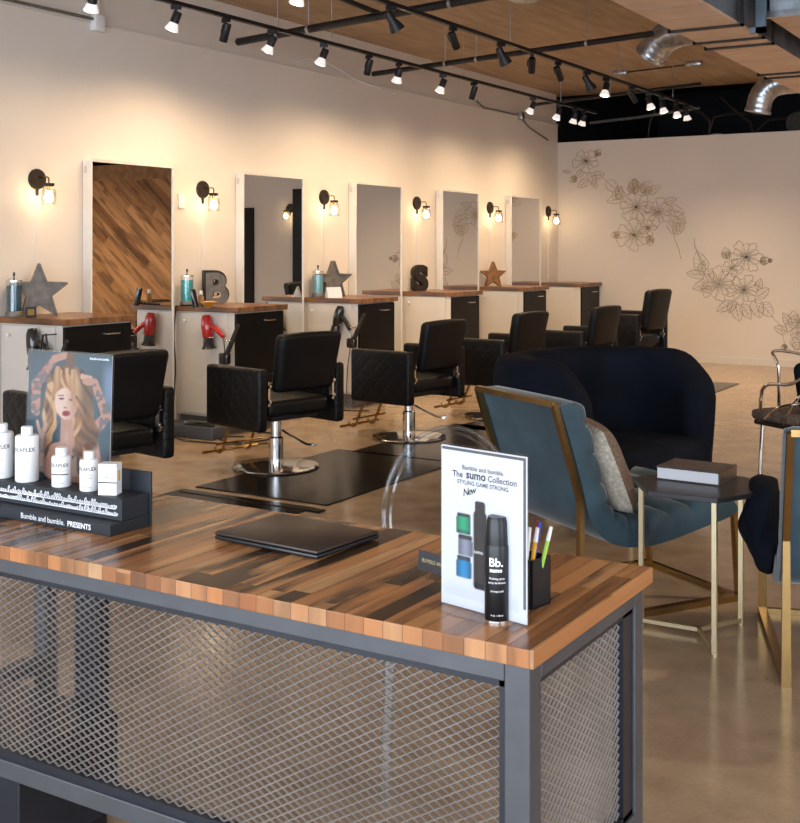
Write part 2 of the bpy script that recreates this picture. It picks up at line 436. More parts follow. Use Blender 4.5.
# dark void behind/above the partition
vb = MB()
vb.box((XW-.2, YB, 0), (XW-.1, YD, ZC+.8)); vb.box((XR+.1, YB+.14, 0), (XR+.2, YD, ZC+.8)); vb.box((XW-.2, YD, 0), (XR+.2, YD+.1, ZC+.8))
struct(vb.build('wall_dark_room', M['black_void']))
struct(MB().box((XW-.2, YB+.25, ZC+.5), (XR+.2, YD+.1, ZC+.6)).box((XW-.2, YB+.25, ZC+.12), (XR+.2, YB+.3, ZC+.55)).build('ceiling_dark_room', M['black_void']))
# right wall with window opening, storefront wall with window openings
rw = MB(); rw.box((XR, YF, 0), (XR+.2, -1.0, ZC)); rw.box((XR, 4.2, 0), (XR+.2, YB+.14, ZC)); rw.box((XR, -1.0, 0), (XR+.2, 4.2, .25)); rw.box((XR, -1.0, 2.95), (XR+.2, 4.2, ZC))
struct(rw.build('wall_right', M['mural_wall']))
fw = MB(); fw.box((XW, YF-.2, 0), (-5.9, YF, ZC)); fw.box((3.5, YF-.2, 0), (XR, YF, ZC)); fw.box((-5.9, YF-.2, 0), (3.5, YF, .15)); fw.box((-5.9, YF-.2, 2.95), (3.5, YF, ZC))
struct(fw.build('wall_front', M['mural_wall']))
wf = MB()
for x in (-5.9, -3.55, -1.2, 1.15, 3.44): wf.box((x, YF-.12, .15), (x+.06, YF-.05, 2.95))
wf.box((-5.9, YF-.12, .15), (3.5, YF-.05, .21)); wf.box((-5.9, YF-.12, 2.89), (3.5, YF-.05, 2.95))
wo = struct(wf.build('window_1', M['blackmetal']))
MB().box((-5.84, YF-.09, .21), (3.44, YF-.08, 2.89)).build('pane', M['windowglass'], wo)
wf = MB()
for y in (-1.0, .7, 2.4, 4.14): wf.box((XR+.05, y, .25), (XR+.12, y+.06, 2.95))
wf.box((XR+.05, -1, .25), (XR+.12, 4.2, .31)); wf.box((XR+.05, -1, 2.89), (XR+.12, 4.2, 2.95))
wo = struct(wf.build('window_2', M['blackmetal']))
MB().box((XR+.08, -.94, .31), (XR+.09, 4.14, 2.89)).build('pane', M['windowglass'], wo)
struct(MB().box((XW+.0, YB-.012, 0), (-1.1, YB, .09)).build('baseboard_back', M['trimwhite']))
struct(MB().box((XW, YF, 0), (XW+.012, 4.9, .1)).build('baseboard_left', M['trimwhite']))
struct(MB().box((XW, YF, 3.185), (XW+.012, YB, 3.205)).build('trim_1', M['trimwhite']))
# barn board feature on the partition, seen in the nearest mirror
struct(MB().box((.25, YB-.03, 0), (3.2, YB, 2.68)).build('wall_barn_boards', M['barn']))
struct(MB().box((.2, YB-.06, 2.68), (3.25, YB, 2.95)).build('trim_2', M['beam']))
dr = struct(MB().box((-1.03, YB-.05, 0), (-.12, YB, 2.14)).build('door_1', M['black_lam']))
MB().tube([(-.22, YB-.06, 1.0), (-.22, YB-.1, 1.0), (-.34, YB-.1, 1.0)], .01).build('door_handle', M['chrome'], dr)

# mural line drawing (real paint lines on the wall)
def wallpt(px, py, off=.002):
    p = on_y(px, YB - off, py); return p
def stroke(mb, pts, wd):
    P = [wallpt(*p) for p in pts]; vs = []
    for i, p in enumerate(P):
        d = (P[min(i+1, len(P)-1)] - P[max(i-1, 0)]); d.y = 0
        if d.length < 1e-6: d = Vector((1, 0, 0))
        d.normalize(); n = Vector((-d.z, 0, d.x)); k = math.sin(math.pi * (i + .6) / (len(P) + .2)) * .6 + .4
        vs += [p + n * wd * k, p - n * wd * k]
    fs = [(2*i, 2*i+1, 2*i+3, 2*i+2) for i in range(len(P)-1)]
    mb.add(vs, fs)
def leaf(mb, x, y, L, a, wid=.33, W=.0045):
    ca, sa = math.cos(R_(a)), -math.sin(R_(a)); N = 9
    for sgn in (-1, 1):
        pts = []
        for i in range(N+1):
            u = i / N; o = math.sin(math.pi * u ** .8) * wid * L * sgn * (1 + .12 * math.sin(9*u))
            pts.append((x + ca*u*L - sa*o, y + sa*u*L + ca*o))
        stroke(mb, pts, W)
        for u in (.3, .5, .7):
            o = math.sin(math.pi * u ** .8) * wid * L * sgn * .85
            bx, by = x + ca*(u-.15)*L, y + sa*(u-.15)*L
            stroke(mb, [(bx, by), (x + ca*(u+.05)*L - sa*o, y + sa*(u+.05)*L + ca*o)], W*.5)
    stroke(mb, [(x, y), (x+ca*L*.5, y+sa*L*.5+.3), (x+ca*L, y+sa*L)], W*.8)
def flower(mb, x, y, r, n=6, rot=0, W=.0045, sq=.9):
    for k in range(n):
        a0 = rot + 360*k/n; pts = []
        for i in range(15):
            u = i / 14; a = a0 + (u-.5) * 360/n * (.6 + .75*math.sin(math.pi*u))
            rr = r * 1.12 * (math.sin(math.pi*u) ** .38) * (1 + .07*math.sin(u*17+k)) * (.93 + .14*((k*37) % 5)/4)
            rr = max(rr, r*.22)
            pts.append((x + rr*math.cos(R_(a)), y + sq*rr*math.sin(R_(a))))
        stroke(mb, pts, W)
        for q in (-.25, 0, .25):
            a = a0 + q * 360/n
            stroke(mb, [(x + r*.2*math.cos(R_(a)), y + sq*r*.2*math.sin(R_(a))), (x + r*.62*math.cos(R_(a+3)), y + sq*r*.62*math.sin(R_(a+3)))], W*.5)
    for k in range(14):
        a = k*360/14+7; rr = r*(.2+.1*(k % 3))
        stroke(mb, [(x, y), (x+rr*math.cos(R_(a)), y+sq*rr*math.sin(R_(a)))], W*.8)
def flower2(mb, x, y, r, n=6, rot=0):
    flower(mb, x, y, r, n, rot); flower(mb, x, y, r*.8, n, rot+180/n, W=.003)
def bud(mb, x, y, r, a):
    leaf(mb, x, y, r*1.7, a, .42); leaf(mb, x, y, r*1.2, a+25, .25); leaf(mb, x, y, r*1.2, a-25, .25)
mb = MB()
flower2(mb, 586, 161, 12, 5, 20); bud(mb, 596, 156, 5, 60); leaf(mb, 583, 171, 10, 220); leaf(mb, 590, 172, 14, 290); leaf(mb, 588, 180, 13, 215); leaf(mb, 592, 180, 10, 300); bud(mb, 577, 178, 5, 200); leaf(mb, 571, 172, 9, 175, .2)
leaf(mb, 592, 176, 13, 10)
stroke(mb, [(596, 170), (602, 177), (607, 181)], .003)
tag(mb.build('wall_mural', M['bronzeink']), 'small bronze line drawing of one blossom with buds, highest on the pale mural wall', 'wall mural', 'bronze flower drawings on the back wall')
mb = MB()
leaf(mb, 606, 181, 17, 320, .35); leaf(mb, 614, 200, 16, 60, .3); leaf(mb, 624, 197, 18, 195, .28); leaf(mb, 622, 200, 15, 110)
bud(mb, 634, 194, 9, 95); bud(mb, 643, 194, 9, 60); leaf(mb, 646, 193, 17, 25, .25); leaf(mb, 640, 190, 13, 125); leaf(mb, 633, 190, 12, 80)
flower2(mb, 636, 207, 15, 6, 10); flower2(mb, 658, 212, 14, 6, 40); flower2(mb, 634, 235, 16, 6, 30); flower(mb, 648, 228, 8, 5, 0)
bud(mb, 650, 236, 6, 270); bud(mb, 619, 235, 5, 180); leaf(mb, 668, 209, 17, 345, .35); leaf(mb, 671, 214, 18, 330, .35); leaf(mb, 677, 217, 16, 285, .4); leaf(mb, 682, 222, 14, 250, .3); leaf(mb, 664, 203, 14, 20, .25); leaf(mb, 669, 222, 14, 300)
stroke(mb, [(672, 226), (675, 240), (679, 250), (681, 259)], .006)
tag(mb.build('wall_mural', M['bronzeink']), 'bronze line drawing of three open blossoms, middle spray with its stem pointing down', 'wall mural', 'bronze flower drawings on the back wall')
mb = MB()
stroke(mb, [(694, 238), (695, 247), (700, 257), (704, 266)], .006)
leaf(mb, 704, 272, 22, 110, .35); leaf(mb, 700, 274, 14, 75, .3); leaf(mb, 705, 275, 19, 175, .25); leaf(mb, 708, 282, 17, 205, .3); leaf(mb, 712, 290, 12, 170); leaf(mb, 707, 268, 16, 290, .3)
flower2(mb, 746, 257, 16, 6, 0); flower2(mb, 719, 284, 17, 6, 25); flower2(mb, 744, 290, 15, 6, 50); flower(mb, 732, 268, 9, 5, 0)
bud(mb, 727, 259, 7, 100); bud(mb, 760, 262, 6, 15); bud(mb, 768, 261, 3, 10)
leaf(mb, 733, 302, 19, 210, .28); leaf(mb, 735, 304, 18, 285, .35); leaf(mb, 742, 304, 18, 300, .3); leaf(mb, 734, 300, 14, 250); leaf(mb, 757, 297, 15, 35, .35); leaf(mb, 755, 299, 20, 285, .35); leaf(mb, 761, 303, 18, 310, .38); leaf(mb, 757, 290, 12, 70)
tag(mb.build('wall_mural', M['greyink2']), 'taupe line drawing of three blossoms, largest and lower spray on the pale mural wall', 'wall mural', 'bronze flower drawings on the back wall')
mb = MB()
stroke(mb, [(772, 317), (779, 324), (788, 334)], .004); stroke(mb, [(781, 328), (785, 345), (792, 352)], .003)
leaf(mb, 790, 325, 14, 120, .3); leaf(mb, 790, 328, 16, 60); leaf(mb, 787, 332, 14, 160); leaf(mb, 790, 335, 16, 20); leaf(mb, 792, 338, 14, 300); flower(mb, 800, 322, 13, 5, 10); flower(mb, 805, 342, 11, 5, 10); bud(mb, 787, 346, 4, 200)
tag(mb.build('wall_mural', M['greyink2']), 'leafy line drawing cut by the right picture edge, above the wire chair', 'wall mural', 'bronze flower drawings on the back wall')

# ================================================================== SALON WALL: stations, mirrors, sconces
SP = 1.775      # spacing along the wall
YM = [on_x(px, XW).y for px in (134, 272, 377, 458, 524)]
Y0 = 6.605
MY = [Y0 + SP*k for k in range(-1, 5)]           # mirror centres
SY = [MY[k] - SP/2 for k in range(6)]
SY.append(MY[5] + SP/2)                            # station centres: SY[1] is the leftmost one in view
SX = XW + .66
def make_station(y):
    r = thing('styling_station', '', 'styling station', (XW+.003, y, 0))
    L = .31; W = .625
    MB().box((0, -L, .13), (W-.02, L, .975)).build('cabinet_body', M['white_lam'], r, bevel=.002)
    MB().box((.02, -L+.02, 0), (W-.10, L-.02, .13)).build('toe_kick', M['grey_plinth'], r)
    dp = MB().box((.05, -L-.016, .15), (W-.08, -L, .965)).build('door', M['white_lam'], r, bevel=.003)
    MB().lathe([(.004, 0), (.006, -.012), (.014, -.018), (.015, -.026), (.009, -.031), (0, -.032)], (.11, -L-.016, .90), 16, axis='y').build('knob', M['white_plastic'], dp)
    d = MB().box((W-.022, -L+.004, .45), (W, L-.004, .965)).build('drawer', M['black_lam'], r, bevel=.002)
    hb = MB(); hb.tube([(W, .05, .90), (W+.022, .05, .90), (W+.022, .17, .90), (W, .17, .90)], .007, 8); hb.build('handle', M['chrome'], d)
    d = MB().box((W-.022, -L+.004, .14), (W, L-.004, .444)).build('drawer', M['black_lam'], r, bevel=.002)
    hb = MB(); hb.tube([(W, .05, .38), (W+.022, .05, .38), (W+.022, .17, .38), (W, .17, .38)], .007, 8); hb.build('handle', M['chrome'], d)
    MB().box((0, -L-.025, .977), (W+.03, L+.02, 1.02)).build('countertop', M['counter_wood'], r, bevel=.003)
    return r
st_labels = ['white and black station at the left edge under the large zinc star',
             'white and black station with wooden top under the letter B',
             'white and black station with wooden top under the zinc star and white card',
             'white and black station with wooden top under the letter S',
             'white and black station with wooden top under the small brown wooden star',
             'empty-topped white and black station in the corner beside the mural wall']
SY[6] -= .03
st0 = make_station(SY[1]); st0['label'] = st_labels[0]; st0['group'] = 'styling stations along the wall'
stations = [st0] + [dup(st0, (XW+.003, SY[k+1], 0), None, st_labels[k], 'styling stations along the wall') for k in range(1, 6)]

MW = .45
def make_mirror(y):
    r = thing('standing_mirror', '', 'mirror', (XW+.004, y, 0))
    fr = MB(); t = .014; H = 2.15; D = .085
    fr.box((0, -MW, .01), (D, -MW+t, H)); fr.box((0, MW-t, .01), (D, MW, H)); fr.box((0, -MW+t, H-t), (D, MW-t, H)); fr.box((0, -MW+t, .01), (D, MW-t, .06)); fr.box((0, -MW+t, .06), (.02, MW-t, H-t))
    fr.build('frame', M['frame_white'], r, bevel=.002)
    MB().box((D-.02, -MW+t, .06), (D-.008, MW-t, H-t)).build('mirror_glass', M['mirror'], r)
    MB().box((D-.06, -MW-.012, 2.07), (D-.05, -MW, 2.085)).box((D-.055, -MW-.014, 2.05), (D-.045, -MW, 2.105)).build('hinge_clip', M['chrome'], r)
    return r
mlab = ['tall white framed mirror reflecting the diagonal barn boards',
        'tall white framed mirror between the letter B and the zinc star with card',
        'tall white framed mirror between the zinc star with card and the letter S',
        'tall white framed mirror between the letter S and the brown wooden star',
        'tall white framed mirror nearest the mural wall corner']
m0 = make_mirror(MY[1]); m0['label'] = mlab[0]; m0['group'] = 'standing mirrors between the stations'
for k in range(1, 5): dup(m0, (XW+.004, MY[k+1], 0), None, mlab[k], 'standing mirrors between the stations')

def make_sconce(loc, rz=0):
    r = thing('wall_sconce', '', 'wall lamp', loc, rz); r.scale = (1.08, 1.08, 1.08)
    MB().lathe([(0, 0), (.068, 0), (.07, .012), (.064, .024), (0, .026)], (0, 0, 0), 28, axis='x').build('backplate', M['darktin'], r)
    MB().tube([(.02, 0, .01), (.10, 0, .012)] + arc((.10, 0, -.008), .02, 90, 0, 5, 'xz') + [(.12, 0, -.035)], .0055, 8).build('arm', M['gold'], r)
    MB().lathe([(0, 0), (.036, 0), (.037, -.006), (.034, -.02), (.012, -.021), (0, -.021)], (.12, 0, -.03), 20).build('socket_cap', M['darktin'], r)
    MB().lathe([(0, 0), (.014, 0), (.013, -.03), (0, -.03)], (.12, 0, -.05), 12).build('socket', M['gold'], r)
    MB().lathe([(.030, -.045), (.036, -.055), (.047, -.075), (.05, -.12), (.048, -.168), (.046, -.17), (.047, -.12), (.044, -.078), (.034, -.058), (.028, -.047)], (.12, 0, 0), 24).build('lamp_shade', M['glass'], r)
    MB().lathe([(0, -.078), (.012, -.082), (.024, -.105), (.03, -.125), (.024, -.146), (.01, -.154), (0, -.155)], (.12, 0, 0), 16).build('bulb', M['bulb'], r)
    MB().tube([(.012, 0, -.06), (.012, .0, -.11)], .009, 8).tube([(.012, 0, -.02), (.012, 0, -.06)], .003, 6).build('switch', M['darktin'], r)
    MB().tube([(.006, 0, -.1), (.006, .001, -.4), (.006, 0, -.93)], .003, 6).build('cord', M['white_plastic'], r)
    l = bpy.data.lights.new('bulb_light', 'POINT'); l.energy = 24; l.color = (1, .66, .36); l.shadow_soft_size = .03
    o = bpy.data.objects.new('bulb_light', l); COL.objects.link(o); o.parent = r; o.location = (.12, 0, -.12)
    return r
slab = ['lit wall lamp farthest left, above the zinc star and dark blue jar',
        'lit wall lamp above the letter B', 'lit wall lamp above the zinc star with white card', 'lit wall lamp above the letter S',
        'lit wall lamp above the brown wooden star', 'lit wall lamp in the corner beside the mural wall']
SZ = 1.985
s0 = make_sconce((XW, SY[1]-.0, SZ)); s0['label'] = slab[0]; s0['group'] = 'glass wall lamps above the stations'
for k in range(1, 6): dup(s0, (XW, SY[k+1], SZ), None, slab[k], 'glass wall lamps above the stations')
dup(s0, (-1.77, YB, 2.12), -math.pi/2, 'lit wall lamp seen only as a reflection in the second mirror', 'glass wall lamps above the stations')
# tall dark post of the passage (seen in mirror 2)
struct(MB().box((-2.16, YB-.10, 0), (-1.88, YB, 2.42)).build('trim_3', M['black_lam']))
tag(MB().rbox((XW, SY[2]-.30, 1.82), (XW+.02, SY[2]-.23, 1.94), .004).build('thermostat', M['white_plastic']), 'small white rectangular wall plate left of the wall lamp over the letter B', 'wall plate')

CT = 1.021
def on_ct(k, px, dx=None):
    """point on counter k at photo column px, dx metres from the wall"""
    X = XW + dx; p = on_x(px, X); return Vector((X, p.y, CT))
# disinfectant jars
def jar(name, label, loc, m, s=1.0):
    r = thing(name, label, 'jar', loc)
    MB().lathe([(0, 0), (.05*s, 0), (.052*s, .01), (.05*s, .03*s), (.046*s, .034*s)], (0, 0, 0), 24).build('base', M['tin'], r)
    MB().lathe([(0, .034*s), (.044*s, .034*s), (.045*s, .19*s), (0, .19*s)], (0, 0, 0), 24).build('liquid', m, r)
    MB().lathe([(.047*s, .032*s), (.048*s, .22*s), (.046*s, .22*s), (.0455*s, .032*s)], (0, 0, 0), 24).build('glass', M['jarglass'], r)
    MB().lathe([(0, .235*s), (.03*s, .234*s), (.049*s, .224*s), (.049*s, .216*s), (0, .216*s)], (0, 0, 0), 24).build('lid', M['chrome'], r)
    MB().lathe([(0, .275*s), (.007, .272*s), (.009, .258*s), (.004, .245*s), (.004, .232*s), (0, .232*s)], (0, 0, 0), 12).build('knob', M['blackgloss'], r)
    return r
jar('disinfectant_jar', 'dark blue disinfectant jar beside the grey zinc star, left edge', on_ct(0, 14, .12), M['jarblue'], 1.12)
jar('disinfectant_jar', 'bright teal disinfectant jar left of the letter B', on_ct(1, 187, .10), M['jarteal'], 1.1)
jar('disinfectant_jar', 'pale teal disinfectant jar beside the zinc star with white card', on_ct(2, 318, .10), M['jarpale'], 1.12)
# stars and letters
def star(name, label, loc, R, m, depth, rz, thin=False):
    pts = []
    for i in range(10):
        a = R_(90 + 36*i); rr = R if i % 2 == 0 else R*.42
        pts.append((rr*math.cos(a), rr*math.sin(a)))
    zmin = min(p[1] for p in pts)
    r = thing(name, label, 'star ornament', loc, rz)
    fr = MB(); fr.prism([(-y if False else x, -depth/2+.012, z-zmin) for x, z in pts for y in [0]], (0, .008, 0)); fr.build('face_panel', m, r)
    rim = MB()
    P = [Vector((x, 0, z-zmin)) for x, z in pts]
    for i in range(10):
        a, b2 = P[i], P[(i+1) % 10]; d = (b2-a).normalized(); n = Vector((d.z, 0, -d.x))*.006
        rim.prism([a+n+Vector((0,-depth/2,0)), b2+n+Vector((0,-depth/2,0)), b2-n+Vector((0,-depth/2,0)), a-n+Vector((0,-depth/2,0))], (0, depth, 0))
    rim.build('rim', m, r)
    return r
star('metal_star', 'large grey zinc star standing at the left end beside the dark blue jar', on_ct(0, 39, .13), .20, M['tin'], .08, R_(55))
star('metal_star', 'grey zinc star behind the white card and pale teal jar', on_ct(2, 333, .14), .19, M['tin'], .08, R_(60))
star('wooden_star', 'small brown wooden star on the station before the corner', on_ct(4, 493, .12), .165, M['rustwood'], .06, R_(50))
def letter(ch, label, loc, H, m, m2, rz):
    r = thing('marquee_letter', label, 'letter ornament', loc, rz)
    k = H / .69
    a = text_obj('letter_face', ch, k, m2, RX(90), r, extrude=.008, offset=.012, align='CENTER', res=8)
    a.location = (0, -.022, .005)
    me = text_mesh(ch, k, extrude=.035, offset=.024, align='CENTER', res=8)
    me.transform(RX(90)); me.materials.clear(); me.materials.append(m)
    o = bpy.data.objects.new('letter_rim', me); COL.objects.link(o); o.parent = r; o.location = (0, .015, .012)
    return r
letter('B', 'dark rusty metal letter B standing under the second wall lamp', on_ct(1, 215, .13), .25, M['darktin'], M['tin'], R_(58))
letter('S', 'dark rusty metal letter S standing under the fourth wall lamp', on_ct(3, 420, .13), .25, M['darktin'], M['darktin'], R_(58))
p = on_ct(0, 31, .28)
r = thing('photo_frame', 'tiny dark framed card leaning before the large zinc star', 'picture frame', p, R_(50))
MB().box((-.035, -.006, 0), (.035, .006, .07), M4=RX(-12)).build('frame', M['darktin'], r, bevel=.002)
MB().box((-.022, -.0075, .014), (.022, -.0062, .056), M4=RX(-12)).build('picture', M['gold'], r)
p = on_ct(2, 334, .3)
tag(MB().prism([(-.075, -.03, 0), (-.075, .045, 0), (-.075, .01, .1)], (.15, 0, 0)).build('tent_card', M['paper']), 'white folded card before the zinc star and pale jar', 'card').matrix_world = Matrix.Translation(p) @ RZ(60)
p = on_ct(1, 208, .45)
r = thing('glass_bowl', 'shallow amber glass bowl before the letter B', 'bowl', p)
MB().lathe([(0, 0), (.03, 0), (.035, .006), (.02, .012), (.05, .03), (.085, .045), (.083, .047), (.048, .036), (0, .02)], (0, 0, 0), 24).build('bowl', M['amber'], r)
p = on_ct(1, 201, .36)
r = thing('styling_bottle', 'small brown bottle with cap between the teal jar and letter B', 'bottle', p)
MB().lathe([(0, 0), (.022, 0), (.023, .005), (.023, .08), (.012, .095), (.012, .1)], (0, 0, 0), 16).build('body', M['rustwood'], r)
MB().lathe([(0, .13), (.013, .13), (.014, .1), (0, .1)], (0, 0, 0), 12).build('cap', M['white_plastic'], r)
p = on_ct(1, 196, .40)
tag(MB().rbox((-.018, -.02, 0), (.018, .02, .15), .008, M4=RY(-14)).tube([(-.02, 0, .02), (-.09, .02, .014), (-.2, .06, .012)], .008, 8).build('hair_clipper', M['blackgloss']), 'black and silver clipper standing in front of the teal jar', 'hair clipper').location = p

# hair dryers hanging on station ends (facing the camera)
def dryer_parts(r, m, flip=1, tilt=0):
    A = RY(tilt)
    # barrel runs vertically on the end panel, handle goes sideways-down
    MB().lathe([(0, -.005), (.03, 0), (.045, .03), (.047, .10), (.043, .16), (.03, .195), (0, .2)], (0, -.055, -.02), 20, M4=A).build('barrel', m, r)
    MB().lathe([(.038, 0), (.042, -.01), (.045, -.06), (.06, -.085), (.058, -.09), (.04, -.062), (.034, -.01)], (0, -.055, -.005), 20, M4=A).build('nozzle', M['blackgloss'], r)
    MB().tube([A @ Vector((.03*flip, -.055+0, .09)) , A @ Vector((.10*flip, -.055, .05)), A @ Vector((.16*flip, -.055, -.01))], [.024, .022, .019], 12).build('handle', m, r)
    MB().tube([A @ Vector((.16*flip, -.055, -.01)), (.17*flip, -.055, -.10), (.12*flip, -.05, -.4), (.1*flip, -.045, -.74)], .005, 8).build('cord', M['blackgloss'], r)
def iron_parts(r, m):
    MB().tube([(.0, -.05, -.12), (.07, -.05, .02), (.12, -.045, .13)], [.018, .016, .012], 12).tube([(.02, -.065, -.125), (.09, -.06, .02), (.135, -.055, .12)], [.014, .013, .01], 12).build('tongs', m, r)
    MB().rbox((-.055, -.085, -.19), (.04, -.03, -.10), .015).build('grip', M['blackgloss'], r)
    MB().tube([(.0, -.05, -.18), (-.01, -.045, -.45), (0, -.04, -.7)], .005, 8).build('cord', M['blackgloss'], r)
def holder(r):
    MB().tube([(0.02, 0, 0), (.02, -.03, 0)] + [(.02+.05*math.cos(a), -.055-.03*0+.05*math.sin(a)*.5, 0) for a in [R_(90+30*i) for i in range(12)]], .004, 6).build('holder_ring', M['chrome'], r)
dl = [(1, .42, M['blackgloss'], 'black hair dryer hanging on the station at the left edge'), (2, .40, M['red'], 'red hair dryer hanging on the station with the letter B'), (3, .42, M['blackgloss'], 'black hair dryer hanging on the station with the white card')]
for k, dx, m_, lb in dl:
    ye = SY[k] - .31 - .018
    r = thing('hair_dryer', lb, 'hair dryer', (XW+dx, ye, .78)); dryer_parts(r, m_, 1, -6 if k != 3 else 14); holder(r)
    r = thing('flat_iron', ['black curling iron hanging by the dryer on the station at the left edge', 'black flat iron hanging right of the red dryer', 'black flat iron hanging right of the dryer below the white card'][k-1], 'hair iron', (XW+dx+.18, ye, .76)); iron_parts(r, M['darktin']); holder(r)
r = thing('curling_wand', 'thin black looped curling wand hanging between dryer and iron at the left edge station', 'hair iron', (XW+.31+.22, SY[1]-.328, .80))
MB().tube([(0, -.12, -.25), (.02, -.12, .0), (.05, -.12, .12), (.075, -.12, .13), (.085, -.12, .08), (.085, -.12, -.2)], .007, 8).tube([(.04, -.12, .12), (.04, -.02, .12), (.04, 0, .12)], .005, 6).build('wand', M['blackgloss'], r)

# cables and power strip below station B
def cable(pts, label, r=.006, name='cord', parent=None):
    # smooth polyline
    P = [Vector(p) for p in pts]; out = []
    for i in range(len(P)-1):
        p0, p1, p2, p3 = P[max(i-1, 0)], P[i], P[i+1], P[min(i+2, len(P)-1)]
        for j in range(8):
            u = j/8; out.append(.5*((2*p1)+(p2-p0)*u+(2*p0-5*p1+4*p2-p3)*u*u+(-p0+3*p1-3*p2+p3)*u**3))
    out.append(P[-1])
    CABLES.append(out)
y2 = SY[2]-.31
CABLES = []
cable([(XW+.02, y2-.03, 1.02), (XW+.015, y2-.05, .8), (XW+.03, y2-.05, .5), (XW+.02, y2-.06, .2), (XW+.1, y2-.12, .012), (XW+.5, y2-.15, .01), (XW+.75, y2-.05, .01)], 'thin black cord running down left of the letter B station to the floor')
cable([(XW+.45, y2-.06, .06), (XW+.6, y2-.2, .01), (XW+.9, y2-.3, .01), (XW+1.0, y2+.05, .01), (XW+.8, y2+.2, .01), (XW+.72, y2+.15, .01)], 'black cord looping over the floor in front of the letter B station')
cable([(XW+.35, y2-.05, .06), (XW+.2, y2-.25, .01), (XW+.5, y2-.42, .01), (XW+.95, y2-.35, .01), (XW+1.1, y2-.2, .01)], 'black cord curling on the floor behind the nearest styling chairs')
y3 = SY[3]-.31
cable([(XW+.42, y3-.07, .40), (XW+.36, y3-.1, .2), (XW+.42, y3-.14, .012), (XW+.62, y3-.2, .01), (XW+.8, y3-.1, .01)], 'black cord dropping from the dryer beneath the white card')
r = thing('power_strip', 'black power strip on a low grey box beside the letter B station', 'power strip', (XW+.35, y2-.19, 0))
MB().rbox((-.32, -.10, 0), (.28, .10, .10), .01).build('low_box', M['kickblue'], r)
MB().rbox((-.02, -.09, .10), (.26, -.04, .135), .008).build('socket_bar', M['blackgloss'], r)
for cpts in CABLES: MB().tube([q - Vector(r.location) for q in cpts], .006, 6).build('cord', M['blackgloss'], r)

# ================================================================== salon chairs
def make_chair():
    r = thing('styling_chair', '', 'salon chair')
    MB().lathe([(0, .028), (.07, .026), (.25, .018), (.29, .012), (.295, .006), (.29, 0), (0, 0)], (0, 0, 0), 48).build('base_plate', M['chrome'], r)
    MB().lathe([(.05, .02), (.05, .20), (.044, .205), (.036, .21), (.036, .34), (.06, .345), (.06, .36), (0, .36)], (0, 0, 0), 24).build('column', M['chrome'], r)
    MB().tube([(.03, -.03, .25), (.05, -.08, .22), (.10, -.20, .165), (.12, -.25, .165)], .008, 8).tube([(.09, -.27, .165), (.15, -.24, .165)], .010, 8).build('pump_lever', M['chrome'], r)
    MB().rbox((-.2, -.2, .345), (.2, .2, .375), .008).build('under_frame', M['blackmetal'], r)
    MB().rbox((-.262, -.25, .375), (.262, .27, .49), .035, 4).build('seat', M['leather'], r)
    def fb(p):
        h = (p.z - .43) / .5
        return Vector((p.x * (.94 + .13*h), p.y - .10*h - .015*math.cos(p.x/.27*1.3), p.z + (.012*math.cos(p.x/.27*1.5) if h > .5 else 0)))
    b = MB().rbox((-.25, -.29, .545), (.25, -.195, .925), .036, 4, fn=fb, cuts=3).build('backrest', M['leather'], r)
    for s in (-1, 1):
        MB().rbox((s*.335-.04, -.285, .30), (s*.335+.04, .29, .705), .024, 4).build('armrest', M['quilt'], r)
        hb = MB(); hb.box((s*.278-.008, -.27, .46), (s*.278+.008, -.235, .62))
        for z in (.49, .59): hb.lathe([(0, 0), (.014, 0), (.012, -.012), (0, -.013)], (s*.278, -.27, z), 10, axis='y')
        hb.build('bracket', M['chrome'], r)
    fr = MB()
    for s in (-1, 1):
        fr.tube([(s*.10, .22, .36), (s*.12, .34, .30), (s*.12, .43, .10)] + arc((s*.12, .475, .10), .045, 180, 340, 6) , .011, 8)
    fr.tube([(-.24, .50, .065), (.24, .50, .065)], .012, 8); fr.tube([(-.2, .40, .13), (.2, .40, .13)], .009, 8)
    fr.build('footrest', M['gold'], r)
    return r
c0 = make_chair()
def hd(v): return v   # rotation about z: local +Y forward
CH_POS = [  # px, py of base centre on the floor, heading (deg left of +Y)
    (90, 516, 80, 'black quilted styling chair behind the woman poster, partly hidden'),
    (276, 468, 77, 'black quilted styling chair nearest to the laptop, on a dark mat'),
    (409, 438, 84, 'black quilted styling chair above the clear arched chair back'),
    (497, 417, 85, 'black styling chair behind the low arm of the black velvet chair'),
    (574, 402, 85, 'black styling chair between the velvet chair back and the corner chair'),
    (629, 386, 84, 'farthest black styling chair, alone against the mural wall')]
chairs = []
_c, _a, _b, _d = on_z(276, 468, 0), on_z(197, 487, 0), on_z(325, 507, 0), on_z(345, 450, 0)
MO = (_a.x - _c.x, (_a.y+_b.y)/2 - _c.y, _b.x - _a.x, _d.y - _a.y)
print('mat', MO)
